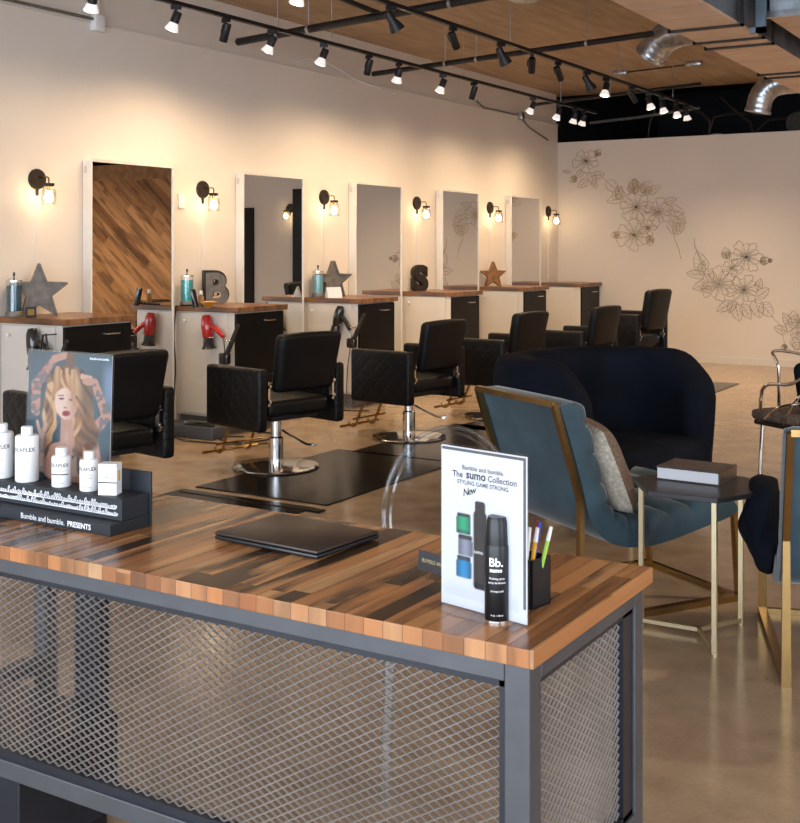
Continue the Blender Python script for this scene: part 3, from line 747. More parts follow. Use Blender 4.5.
for i, (px, py, h, lb) in enumerate(CH_POS):
    p = on_z(px, py, 0)
    z = .008
    if i == 0: c0.location = (p.x, p.y, z); c0.rotation_euler = (0, 0, R_(h)); c0['label'] = lb; c0['group'] = 'black styling chairs in a row'
    else:
        q_ = dup(c0, (p.x, p.y, z), R_(h), lb, 'black styling chairs in a row')
        if i == 5: q_.scale = (1, 1, 1.12)
    if True:
        # rubber mat, aligned with the room
        w0, w1, l0, l1 = -.60, .50, -.58, .72
        mt = MB().rbox((0, 0, 0), (MO[2], MO[3], .008), .004, 1)
        o = tag(mt.build('floor_mat', M['rubber']), ['dark rubber mat below the styling chair behind the poster', 'dark rubber mat nearest the desk, below the chair by the laptop', 'dark rubber mat below the chair above the clear arch', 'dark rubber mat below the styling chair behind the velvet chair arm', 'dark rubber mat below the last chair but one', 'dark rubber mat below the farthest styling chair'][i], 'floor mat', 'rubber mats below the styling chairs')
        o.location = (p.x + MO[0], p.y + MO[1], 0)
a = on_z(182, 492, 0); b2 = on_z(318, 514, 0)
tag(MB().rbox((min(a.x, b2.x), a.y-.035, 0), (max(a.x, b2.x), a.y+.035, .012), .004, 1).build('floor_strip', M['rubber']), 'narrow dark strip on the floor between the nearest mat and the desk', 'floor strip')

# ================================================================== black velvet tub chair
def tub(loc, rz):
    r = thing('velvet_tub_chair', 'large black velvet tub armchair behind the teal lounge chair', 'armchair', loc, rz)
    # plan: U open towards +Y; centre line superellipse
    rows = []; N = 40
    for i in range(N+1):
        a = R_(-205 + 230*i/N)      # from left arm front around the back to right arm front
        ca, sa = math.cos(a), math.sin(a)
        e = .8
        cx = .43 * math.copysign(abs(ca)**e, ca); cy = .38 * math.copysign(abs(sa)**e, sa)
        n = Vector((ca/.43, sa/.38, 0)).normalized()
        fr = i / N; back = math.sin(math.pi*fr)
        top = .66 + .235*min(1, back*3.2)**.8
        th = .075 + .02*back
        if i in (0, N): th *= .6
        flare = .03
        prof = [(-th, .30), (-th, top-.06), (-th*.7, top-.018), (0, top), (th*.7+flare, top-.018), (th+flare, top-.06), (th+flare*.6, .5), (th, .20), (th*.6, .15), (-th*.6, .15)]
        rows.append([Vector((cx, cy, 0)) + n*o + Vector((0, 0, z)) for o, z in prof])
    mb = MB(); mb.grid(rows, False, True)
    for row in (rows[0], rows[-1]): mb.add(row, [tuple(range(len(row)))], 0, True)
    mb.build('shell', M['velvet_black'], r, angle=70, sub=1)
    MB().rbox((-.37, -.32, .16), (.37, .29, .42), .07, 5, cuts=1).build('seat', M['velvet_black'], r)
    for sx, sy in ((-.3, -.28), (.3, -.28), (-.3, .3), (.3, .3)):
        MB().tube([(sx, sy, .16), (sx*1.08, sy*1.08, .0)], [.016, .009], 10).build('leg', M['brass'], r)
    return r
tb = tub(cw(6.45, 1.20), YAW + R_(-138)); tb.scale = (1.24, 1.24, 1.02)

# ================================================================== teal lounge chairs
def make_lounge():
    r = thing('teal_lounge_chair', '', 'lounge chair')
    W = .31
    low = [(-.115, .875), (-.06, .72), (-.01, .56), (.03, .42), (.10, .335), (.20, .295), (.32, .285), (.45, .30), (.60, .33), (.74, .36), (.79, .385)]
    def cr(P, n):
        P = [Vector((0, y, z)) for y, z in P]; out = []
        for i in range(len(P)-1):
            p0, p1, p2, p3 = P[max(i-1, 0)], P[i], P[i+1], P[min(i+2, len(P)-1)]
            for j in range(n):
                u = j/n; out.append(.5*((2*p1)+(p2-p0)*u+(2*p0-5*p1+4*p2-p3)*u*u+(-p0+3*p1-3*p2+p3)*u**3))
        out.append(P[-1]); return out
    L = cr(low, 12); s = [0]
    for i in range(1, len(L)): s.append(s[-1] + (L[i]-L[i-1]).length)
    T = s[-1]; pitch = T / 11
    sec = []
    for i, p in enumerate(L):
        d = (L[min(i+1, len(L)-1)] - L[max(i-1, 0)]).normalized(); n = Vector((0, d.z*-1, d.y)); n = Vector((0, -d.z, d.y))
        u = s[i] / pitch; ridge = abs(math.sin(math.pi*u)) ** .45
        endf = min(1, min(s[i], T-s[i]) / .05) ** .5
        th = (.055 + .045*endf) + .028*ridge*endf
        sec.append((p, n, th, ridge))
    rows = []
    for p, n, th, rg in sec:
        row = []
        for x, k in ((-W, .0), (-W-.004, .35), (-W, .75), (-W+.03, .96), (-W*.5, 1.0), (0, 1.0), (W*.5, 1.0), (W-.03, .96), (W, .75), (W+.004, .35), (W, .0)):
            row.append(p + Vector((x, 0, 0)) + n*th*k)
        rows.append(row)
    mb = MB(); mb.grid(rows, False, True)
    for row in (rows[0], rows[-1]): mb.add(row, [tuple(range(len(row)))], 0, True)
    mb.build('cushion', M['velvet_teal'], r, angle=60)
    fr = MB(); R0 = .0165
    for sg in (-1, 1):
        X = sg*(W-.012)
        fr.tube([(X, -.135, .885), (X, -.012, .50), (X, -.012, .012), (X, .80, .012), (X, .775, .385)], R0, 4)
    fr.tube([(-W+.012, -.135, .885), (W-.012, -.135, .885)], R0, 4)
    fr.tube([(-W+.012, .80, .012), (W-.012, .80, .012)], R0, 4)
    fr.build('frame', M['gold'], r)
    return r
lc = make_lounge()
fw_ = cw(.443, .899).normalized(); rt = Vector((fw_.y, -fw_.x, 0))
base = cw(4.58, .723) - rt*.30
lc.location = base; lc.rotation_euler = (0, 0, -math.atan2(fw_.x, fw_.y)); lc['label'] = 'teal velvet lounge chair with gold frame and knitted pillow, seen from behind'; lc['group'] = 'teal lounge chairs'
fb_ = cw(.979, .205).normalized(); rb = Vector((fb_.y, -fb_.x, 0))
dup(lc, cw(3.97, 1.318) + rb*.30, -math.atan2(fb_.x, fb_.y), 'teal velvet lounge chair cut by the right picture edge', 'teal lounge chairs')
# pillow
r = thing('throw_pillow', 'cream and brown knitted pillow leaning in the teal lounge chair', 'pillow')
def pil(side):
    rows = []
    for i in range(17):
        row = []
        for j in range(17):
            u, v = i/8-1, j/8-1
            k = (1-u**4)*(1-v**4); th = .07 * max(k, 0)**.45
            sh = 1 - .05*(1-abs(u)**2)*0
            row.append(Vector((u*.20*(1-.06*v*v), side*th, v*.20*(1-.06*u*u))))
        rows.append(row)
    return MB().grid(rows)
pil(1).build('front_cover', M['knitbrown'], r); pil(-1).build('back_cover', M['knit'], r)
Lc = Matrix.Translation(base) @ Matrix.Rotation(-math.atan2(fw_.x, fw_.y), 4, 'Z')
r.matrix_world = Lc @ TR(.10, .215, .60) @ RX(24) @ RZ(-10)
# black garment over the right chair
mb = MB(); rows = []
Bm = Matrix.Translation(cw(3.97, 1.318) + rb*.30) @ Matrix.Rotation(-math.atan2(fb_.x, fb_.y), 4, 'Z')
random.seed(3)
for i in range(15):
    u = i/14; row = []
    for j in range(20):
        a = 2*math.pi*j/20; rx = .068*(math.sin(math.pi*(.12+.83*u))**.5)*(1+.22*math.sin(3*a+u*9)+.14*math.sin(5*a-u*13)); ry = .18*(math.sin(math.pi*(.12+.83*u))**.6)*(1+.16*math.sin(4*a+u*8))
        row.append(Bm @ Vector((-.325 - .02*math.sin(u*3) + rx*math.cos(a), .42 - .10*u + ry*math.sin(a), .63 - .33*u)))
    rows.append(row)
mb.grid(rows, False, True)
for row in (rows[0], rows[-1]): mb.add(row, [tuple(range(20))], 0, True)
tag(mb.build('draped_coat', M['velvet_black'], angle=80, sub=1), 'crumpled black velvet garment hanging over the side of the right teal chair', 'garment')

# ================================================================== hex side table and book
tc_ = cw(4.487, 1.155)
r = thing('hexagonal_side_table', 'dark hexagonal side table on brass legs in front of the teal chair', 'side table', tc_, 0)
an0 = math.atan2((-VV).y, (-VV).x)
hexp = [(.262*math.cos(an0+R_(60*i)), .262*math.sin(an0+R_(60*i)), .565) for i in range(6)]
MB().prism(hexp, (0, 0, .020)).build('table_top', M['charcoal_top'], r, bevel=.002)
for i in range(3):
    a = an0 + R_(120*i); c, s = math.cos(a), math.sin(a)
    MB().tube([(.228*c, .228*s, .565), (.228*c, .228*s, .008)], .0125, 4).build('leg', M['brass'], r)
    MB().tube([(.228*c, .228*s, .022), (0, 0, .022)], .011, 4).lathe([(0, .008), (.012, .008), (.012, 0), (0, 0)], (.228*c, .228*s, 0), 12).build('base_bar', M['brass'], r)
bp = on_z(697, 478, .586)
r = thing('hardcover_book', 'dark covered thick book lying on the hexagonal table', 'book', bp, YAW + R_(-34))
MB().box((-.125, -.10, .004), (.12, .10, .046)).build('pages', M['paper'], r)
MB().box((-.13, -.105, .046), (.125, .105, .05)).box((-.13, -.105, 0), (.125, .105, .004)).box((.121, -.105, .0), (.126, .105, .05)).build('cover', mat('mottled_cover', (.04, .03, .028), .3, var=.7, scale=30), r)
MB().box((-.05, -.03, .05), (.07, .05, .0505)).build('cover_print', mat('cover_print', (.09, .06, .06), .4, var=.8, scale=50), r)

# ================================================================== wire armchair at the right
wp = cw(7.0, 2.50)
r = thing('wire_armchair', 'bronze wire armchair with fur seat and black pillow at the right edge', 'armchair', wp, YAW + R_(25))
fr = MB()
def loop(pts, rad=.010):
    P = [Vector(p) for p in pts]; out = []
    for i in range(len(P)-1):
        p0, p1, p2, p3 = P[max(i-1, 0)], P[i], P[i+1], P[min(i+2, len(P)-1)]
        for j in range(7):
            u = j/7; out.append(.5*((2*p1)+(p2-p0)*u+(2*p0-5*p1+4*p2-p3)*u*u+(-p0+3*p1-3*p2+p3)*u**3))
    out.append(P[-1]); fr.tube(out, rad, 8)
loop([(-.24, .20, .44), (-.30, .10, .66), (-.27, -.10, .70), (-.16, -.22, .82), (0, -.25, .86), (.16, -.22, .82), (.27, -.10, .70), (.30, .10, .66), (.24, .20, .44)])
loop([(-.23, .05, .44), (-.30, -.02, .78), (-.27, .04, .88), (-.10, -.18, .84), (.10, -.20, .76), (.26, -.14, .66), (.24, .0, .44)], .009)
loop([(.23, .05, .44), (.30, -.02, .76), (.26, .02, .84), (.10, -.20, .80), (-.10, -.22, .72), (-.26, -.14, .62), (-.24, .0, .44)], .009)
loop([(-.26, .14, .46), (-.31, -.05, .56), (-.2, -.22, .60), (0, -.26, .60), (.2, -.22, .60), (.31, -.05, .56), (.26, .14, .46)], .009)
fr.build('wire_back', M['chrome'], r)
for sx, sy in ((-.22, .2), (.22, .2), (-.2, -.2), (.2, -.2)):
    MB().tube([(sx, sy, .43), (sx*1.05, sy*1.1, 0)], .013, 10).build('leg', M['chrome'], r)
MB().rbox((-.25, -.22, .415), (.25, .25, .445), .012).build('seat', M['blackmetal'], r)
o = tag(MB().rbox((-.27, -.20, .446), (.27, .26, .51), .03, 4, cuts=2).build('fur_cushion', M['fur']), 'shaggy brown fur cushion on the wire armchair', 'cushion'); o.location = wp; o.rotation_euler = (0, 0, YAW+R_(25))
o = tag(MB().rbox((-.20, -.05, 0), (.20, .05, .30), .048, 4, cuts=2).build('throw_pillow', M['velvet_black']), 'black pillow standing in the wire armchair', 'pillow')
o.matrix_world = Matrix.Translation(wp) @ Matrix.Rotation(YAW+R_(25), 4, 'Z') @ TR(0, -.11, .52) @ RX(-12)

# ================================================================== RECEPTION DESK
DT = .80; TH = .034
XD1 = -.852; XD0 = -2.75; YD0 = 1.835; YD1 = 2.452
desk = thing('reception_desk', 'reception desk with reclaimed block top and expanded steel mesh sides', 'desk', (0, 0, 0))
mb = MB(); x0, x1, y0, y1 = XD0, XD1, YD0, YD1
tp = mb.add([(x0,y0,DT-TH),(x1,y0,DT-TH),(x1,y1,DT-TH),(x0,y1,DT-TH),(x0,y0,DT),(x1,y0,DT),(x1,y1,DT),(x0,y1,DT)], [])
V_ = tp
for f, mi in (((0,3,2,1),0),((4,5,6,7),0),((0,1,5,4),1),((1,2,6,5),2),((2,3,7,6),1),((3,0,4,7),2)):
    q = mb.bm.faces.new([V_[i] for i in f]); q.material_index = mi
mb.build('desk_top', [M['desk_wood'], M['desk_end'], M['desk_side']], desk, bevel=.0025)
PW = .05; I = .014
fx0, fx1, fy0, fy1 = XD0+I, XD1-I, YD0+I, YD1-I-.01
ZR = DT-TH; RL = .036; LB = .245; LT = .287
for nx, ny in ((fx0, fy0), (fx1-PW, fy0), (fx0, fy1-PW), (fx1-PW, fy1-PW)):
    MB().box((nx, ny, 0), (nx+PW, ny+PW, ZR)).build('leg', M['steel'], desk, bevel=.003)
for zz0, zz1 in ((ZR-RL, ZR), (LB, LT)):
    MB().box((fx0+PW, fy0, zz0), (fx1-PW, fy0+PW, zz1)).build('rail', M['steel'], desk, bevel=.002)
    if zz0 > .5: MB().box((fx0+PW, fy1-PW, zz0), (fx1-PW, fy1, zz1)).build('rail', M['steel'], desk, bevel=.002)
    MB().box((fx1-PW, fy0+PW, zz0), (fx1, fy1-PW, zz1)).build('rail', M['steel'], desk, bevel=.002)
    MB().box((fx0, fy0+PW, zz0), (fx0+PW, fy1-PW, zz1)).build('rail', M['steel'], desk, bevel=.002)
# dark channel frames and mesh
cz0, cz1 = LT, ZR-RL; CW = .012
tr = MB()
ya, yb = fy0+.006, fy0+.03; xa, xb = fx0+PW, fx1-PW
tr.box((xa, ya, cz1-CW), (xb, yb, cz1)); tr.box((xa, ya, cz0), (xb, yb, cz0+CW*1.6)); tr.box((xa, ya, cz0), (xa+CW, yb, cz1)); tr.box((xb-CW, ya, cz0), (xb, yb, cz1))
tr.build('front_channel', M['navytrim'], desk)
tr = MB(); xq, xr_ = fx1-.03, fx1-.006; yq, yr = fy0+PW, fy1-PW
tr.box((xq, yq, cz1-CW), (xr_, yr, cz1)); tr.box((xq, yq, cz0), (xr_, yr, cz0+CW)); tr.box((xq, yq, cz0), (xr_, yq+.006, cz1)); tr.box((xq, yr-.055, cz0), (xr_, yr, cz1))
tr.build('side_channel', M['navytrim'], desk)
def expanded(u0, u1, v0, v1, P):
    pu, pv = .0152, .0088; nu = int((u1-u0)/pu); nv = int((v1-v0)/pv); mb = MB()
    pu = (u1-u0)/nu; pv = (v1-v0)/nv; hw, ht = .0015, .0011
    def strand(a, b2):
        d = (Vector(b2)-Vector(a)).normalized(); n = Vector((-d.y, d.x))
        c = []
        for q in (a, b2):
            for o, h in ((hw, ht*2.0), (hw*.4, -ht*2.0), (-hw, -ht*1.2), (-hw*.4, ht*2.6)):
                c.append(P(q[0]+n.x*o, q[1]+n.y*o, h))
        mb.add(c, [(0, 1, 5, 4), (1, 2, 6, 5), (2, 3, 7, 6), (3, 0, 4, 7)])
    for i in range(nu):
        for k in range(nv+1):
            if (i+k) % 2: continue
            a = (u0+i*pu, v0+k*pv)
            if k < nv: strand(a, (a[0]+pu, a[1]+pv))
            if k > 0: strand(a, (a[0]+pu, a[1]-pv))
    return mb
def Pf(u, v, h): return Vector((u, fy0+.016+h, v))
o = expanded(max(xa+CW, -2.74), xb-CW, cz0+CW*1.6, cz1-CW, Pf).build('mesh_panel', M['meshsteel'], desk)
def Ps(u, v, h): return Vector((fx1-.016-h, u, v))
o = expanded(yq+.006, yr-.055, cz0+CW, cz1-CW, Ps).build('mesh_panel', M['meshsteel'], desk)
# dark pedestal and inner divider seen through the mesh
r = thing('drawer_pedestal', 'dark navy drawer pedestal below the desk, seen through the mesh at left', 'drawer cabinet', (-2.55, 2.06, 0))
MB().box((-.42, -.20, .05), (.36, .12, .30)).build('body', M['navytrim'], r, bevel=.004)
for z in (.06, .165): MB().box((-.40, .12, z), (.34, .135, z+.095)).build('drawer', M['navytrim'], r, bevel=.003)
MB().box((-.40, -.18, 0), (.34, .10, .05)).build('plinth', M['blackmetal'], r)
MB().box((-2.36, fy0+.34, .02), (-2.27, fy0+.38, ZR)).build('divider', M['navytrim'], desk)

# ghost chair behind the desk
gp = cw(3.32, .155)
r = thing('clear_acrylic_chair', 'transparent chair with arched back standing behind the desk', 'chair', gp, YAW + R_(180+0))
# back arch: shell between outer arch; local x width, y back (towards salon is -Y after rotation => +? )
rows = []; n = 26
ZT = .945; ZS = .45; HWd = .205
outl = []
for i in range(n+1):
    a = math.pi * i / n
    outl.append((HWd*math.cos(a), .68 + (ZT-.68)*math.sin(a)))
outline = [(HWd*.93, ZS)] + [(HWd*.98, .60)] + outl + [(-HWd*.98, .60), (-HWd*.93, ZS)]
def yb_(x, z): return -.20 - .06*(z-ZS)/.5 + .25*x*x
mb = MB(); P1 = [Vector((x, yb_(x, z), z)) for x, z in outline]
rowsA = []
for k in range(9):
    f = k/8; rowsA.append([Vector((p.x*f, yb_(p.x*f, p.z), ZS + (p.z-ZS)*1.0)) if False else Vector((p.x*f, yb_(p.x*f, ZS+(p.z-ZS)), p.z)) for p in P1[:len(P1)//2+1]])
# panel: left-right strips by height
rowsB = []
for k in range(25):
    z = ZS + (ZT-ZS)*k/24
    if z <= .68: hw = HWd*(.93 + .07*min(1, (z-ZS)/.22))
    else: hw = HWd*math.sqrt(max(0, 1-((z-.68)/(ZT-.68))**2))
    rowsB.append([Vector((hw*(j/8-1), yb_(hw*(j/8-1), z), z)) for j in range(17)])
mb.grid(rowsB); mb.build('back_panel', M['clear'], r)
MB().tube([Vector((p.x, p.y, p.z)) for p in P1], .0075, 10).tube([Vector((p.x*.90, p.y+.004, ZS+(p.z-ZS)*.965)) for p in P1], .004, 8).build('back_rim', M['clear'], r)
MB().rbox((-.21, -.21, .435), (.21, .20, .46), .012).build('seat', M['clear'], r)
for sx, sy in ((-.18, -.18), (.18, -.18), (-.18, .17), (.18, .17)):
    MB().tube([(sx, sy, .435), (sx*1.1, sy*1.12, 0)], [.02, .014], 12).build('leg', M['clear'], r)

# ---- laptop
la = [on_z(218, 537, DT), on_z(276, 516, DT), on_z(377, 537, DT), on_z(323, 558, DT)]
ax = (la[3]-la[0]).normalized(); ay = Vector((-ax.y, ax.x, 0))
c = on_z(297, 540, DT)
r = thing('laptop', 'closed dark laptop lying on the wooden desk top', 'laptop', c, math.atan2(ax.y, ax.x))
lw, ld = (la[3]-la[0]).length/2*.97, .118
MB().rbox((-lw, -ld, .003), (lw, ld, .013), .004, 2).build('base', M['laptopblack'], r)
ld_ = MB().rbox((-lw, -ld, .014), (lw, ld, .022), .004, 2).build('lid', M['laptop'], r)
MB().box((-.10, ld-.012, .008), (.10, ld+.002, .018)).build('hinge', M['laptopblack'], r)
text_obj('lid_logo', 'SAMSUNG', .018, M['greyink'], TR(-.04, .06, .0222) @ RZ(0), ld_)
mb = MB()
for sx in (-1, 1):
    for sy in (-1, 1): mb.lathe([(0, 0), (.008, 0), (.008, .004), (0, .004)], (sx*(lw-.02), sy*(ld-.02), 0), 10)
mb.build('foot', M['laptopblack'], r)

# ---- display tray with bottles and poster
# tray front face: right front corner near px(110,540) top surface, bottom on the desk
def dline(px, py): return on_z(px, py, DT)
fc = dline(110, 537); 
tx = fc.x; ty = fc.y
r = thing('display_tray', 'dark two-step display tray with white handwritten print at the left end of the desk', 'display stand', (tx, ty, DT))
TW = .62
ang = 0
MB().box((-TW, 0, 0), (0, .135, .028)).build('base_step', M['tray'], r, bevel=.0015)
MB().box((-TW, .042, .028), (-.003, .135, .082)).build('riser', M['tray'], r, bevel=.0015)
MB().box((-TW, .1355, .0), (.003, .142, .135)).build('back_board', M['tray'], r, bevel=.001)
text_obj('printed_text', 'Bumble and bumble.', .022, M['whiteink'], TR(-.305, -.0006, .0085) @ RX(90), r, align='RIGHT') if False else None
text_obj('printed_text', 'Bumble and bumble. ', .0195, M['whiteink'], TR(-.150, -.0008, .0085) @ RX(90), r, align='RIGHT')
text_obj('printed_text', 'PRESENTS', .0185, M['whiteink'], TR(-.146, -.0008, .0085) @ RX(90), r, offset=.0004)
random.seed(5)
for row, (z0, amp) in enumerate(((.060, .011), (.044, .009))):
    pts = []; x = -TW+.01; k = 0
    while x < -.02:
        big = random.random() < .3; h_ = amp*(1.25 if big else random.uniform(.45, .8)); w_ = random.uniform(.006, .010)
        for q in range(12):
            a = q/12*2*math.pi
            pts.append((x + w_*q/12 + .0045*math.sin(a)+.004*(1-math.cos(a))*.5*h_/amp, z0 + h_*(1-math.cos(a))*.62 - .004))
        x += w_
    mb = MB(); vs = []
    for q, (a, b_) in enumerate(pts):
        a2, b2_ = pts[min(q+1, len(pts)-1)]; a1, b1_ = pts[max(q-1, 0)]; d = Vector((a2-a1, b2_-b1_)); d = d.normalized() if d.length > 1e-9 else Vector((1, 0)); n = Vector((-d.y, d.x))*.0009
        vs += [(a+n.x, .0412, b_+n.y), (a-n.x, .0412, b_-n.y)]
    mb.add(vs, [(2*q, 2*q+1, 2*q+3, 2*q+2) for q in range(len(pts)-1)])
    mb.build('handwriting', M['whiteink'], r)
def bent_text(r, txt, size, rad, z, m, name='label_text', phi0=-90, offset=0):
    def fn(v):
        a = R_(phi0) + v.x/(rad+.0004); return Vector(((rad+.0004)*math.cos(a), (rad+.0004)*math.sin(a), z + v.y))
    return text_obj(name, txt, size, m, None, r, fn=fn, align='CENTER', offset=offset)
def bottle(loc, rad, h, caph, capr, label, style, rot):
    r = thing('hair_care_bottle', label, 'bottle', loc, rot, 'white bottles on the display tray')
    MB().lathe([(0, 0), (rad-.002, 0), (rad, .003), (rad, h-.006), (rad-.003, h-.001), (rad*.62, h), (0, h)], (0, 0, 0), 32).build('body', M['white_plastic'], r)
    MB().lathe([(0, h), (capr, h), (capr, h+caph-.002), (capr-.002, h+caph), (0, h+caph)], (0, 0, 0), 24).build('cap', M['cream_plastic'], r)
    bent_text(r, 'OLAPLEX', .0150 if rad > .028 else .0125, rad, h*.66, M['ink'], offset=.0002)
    bent_text(r, 'No. 4 bond care', .0045, rad, h*.52, M['greyink'])
    bent_text(r, 'shampoo repair', .0045, rad, h*.42, M['greyink'])
    bent_text(r, '250 ml  8.5 fl.oz', .004, rad, h*.12, M['greyink'])
    if style:
        mb = MB(); n = 14
        for i in range(n):
            a0, a1 = R_(-90-60+120*i/n), R_(-90-60+120*(i+1)/n); q = rad+.0004
            mb.add([(q*math.cos(a0), q*math.sin(a0), h*.40), (q*math.cos(a1), q*math.sin(a1), h*.40), (q*math.cos(a1), q*math.sin(a1), h*.43), (q*math.cos(a0), q*math.sin(a0), h*.43)], [(0, 1, 2, 3)])
        mb.build('label_band', M['darktin'], r)
    return r
RZt = DT + .0825
def trayp(px, py): p = on_z(px, py, RZt); return p
yb0 = ty + .078
def at_tray(px, yy): 
    p = on_y(px, yy); return Vector((p.x, yy, RZt))
bottle(at_tray(2, yb0), .0305, .122, .022, .015, 'tall white bottle cut by the left picture edge', False, YAW)
bottle(at_tray(27, yb0), .0305, .122, .022, .015, 'tall white bottle second from the left on the display tray', False, YAW)
bottle(at_tray(61.5, yb0), .0250, .080, .020, .015, 'short white bottle with a brown band on its label', True, YAW)
bottle(at_tray(89, yb0), .0235, .080, .020, .013, 'short white bottle without band, beside the small white carton', False, YAW)
p = at_tray(110, yb0-.005)
r = thing('product_carton', 'small white carton at the right end of the display tray', 'box', p, YAW + R_(-8))
MB().box((-.024, -.018, 0), (.024, .018, .078)).build('carton', M['white_plastic'], r, bevel=.0008)
MB().box((-.0242, -.0184, .030), (.0242, -.018, .033)).build('label_band', M['darktin'], r)
MB().box((.0241, -.006, .035), (.0244, .006, .060)).build('side_print', mat('yellow_print', (.6, .42, .05), .5), r)
text_obj('label_text', 'OLAPLEX', .0095, M['greyink'], TR(0, -.0184, .042) @ RX(90), r, align='CENTER')

# printed pictures drawn on fine coloured grids
def printed(name, W, H, nx, ny, fn, parent, M4, rough=.35):
    me = bpy.data.meshes.new(name); vs = []; fs = []
    for j in range(ny+1):
        for i in range(nx+1): vs.append(M4 @ Vector((W*i/nx, 0, H*j/ny)))
    for j in range(ny):
        for i in range(nx): a = j*(nx+1)+i; fs.append((a, a+1, a+nx+2, a+nx+1))
    me.from_pydata(vs, [], fs)
    ca = me.color_attributes.new('print', 'FLOAT_COLOR', 'POINT')
    k = 0
    for j in range(ny+1):
        for i in range(nx+1):
            c = fn(i/nx, 1-j/ny); ca.data[k].color = (c[0], c[1], c[2], 1); k += 1
    m = bpy.data.materials.new(name); t, b = nt(m); at = nd(t, 'ShaderNodeAttribute', attribute_name='print')
    t.links.new(at.outputs['Color'], b.inputs['Base Color']); b.inputs['Roughness'].default_value = rough
    me.materials.append(m); o = bpy.data.objects.new(name, me); COL.objects.link(o); o.parent = parent
    for p in me.polygons: p.use_smooth = True
    return o
def lerp(a, b, t): t = max(0, min(1, t)); return tuple(x+(y-x)*t for x, y in zip(a, b))
def sst(a, b, x): t = max(0, min(1, (x-a)/(b-a))); return t*t*(3-2*t)
def capd(x, y, x0, y0, x1, y1, r0, r1):
    dx, dy = x1-x0, y1-y0; t = max(0, min(1, ((x-x0)*dx+(y-y0)*dy)/(dx*dx+dy*dy))); return math.hypot(x-x0-dx*t, y-y0-dy*t) - (r0+(r1-r0)*t)
def ell(x, y, cx, cy, rx, ry, a=0):
    ca, sa = math.cos(R_(a)), math.sin(R_(a)); u, v = (x-cx)*ca+(y-cy)*sa, -(x-cx)*sa+(y-cy)*ca
    return (math.hypot(u/rx, v/ry)-1)*min(rx, ry)
def hsh(x, y): return (math.sin(x*127.1+y*311.7)*43758.5453) % 1
def vn(x, y):
    ix, iy = math.floor(x), math.floor(y); fx, fy = x-ix, y-iy; fx, fy = fx*fx*(3-2*fx), fy*fy*(3-2*fy)
    return (hsh(ix, iy)*(1-fx)+hsh(ix+1, iy)*fx)*(1-fy)+(hsh(ix, iy+1)*(1-fx)+hsh(ix+1, iy+1)*fx)*fy
SKIN = (.60, .34, .25); HB = (.42, .20, .08); HL = (.72, .46, .25); HDk = (.06, .025, .018)
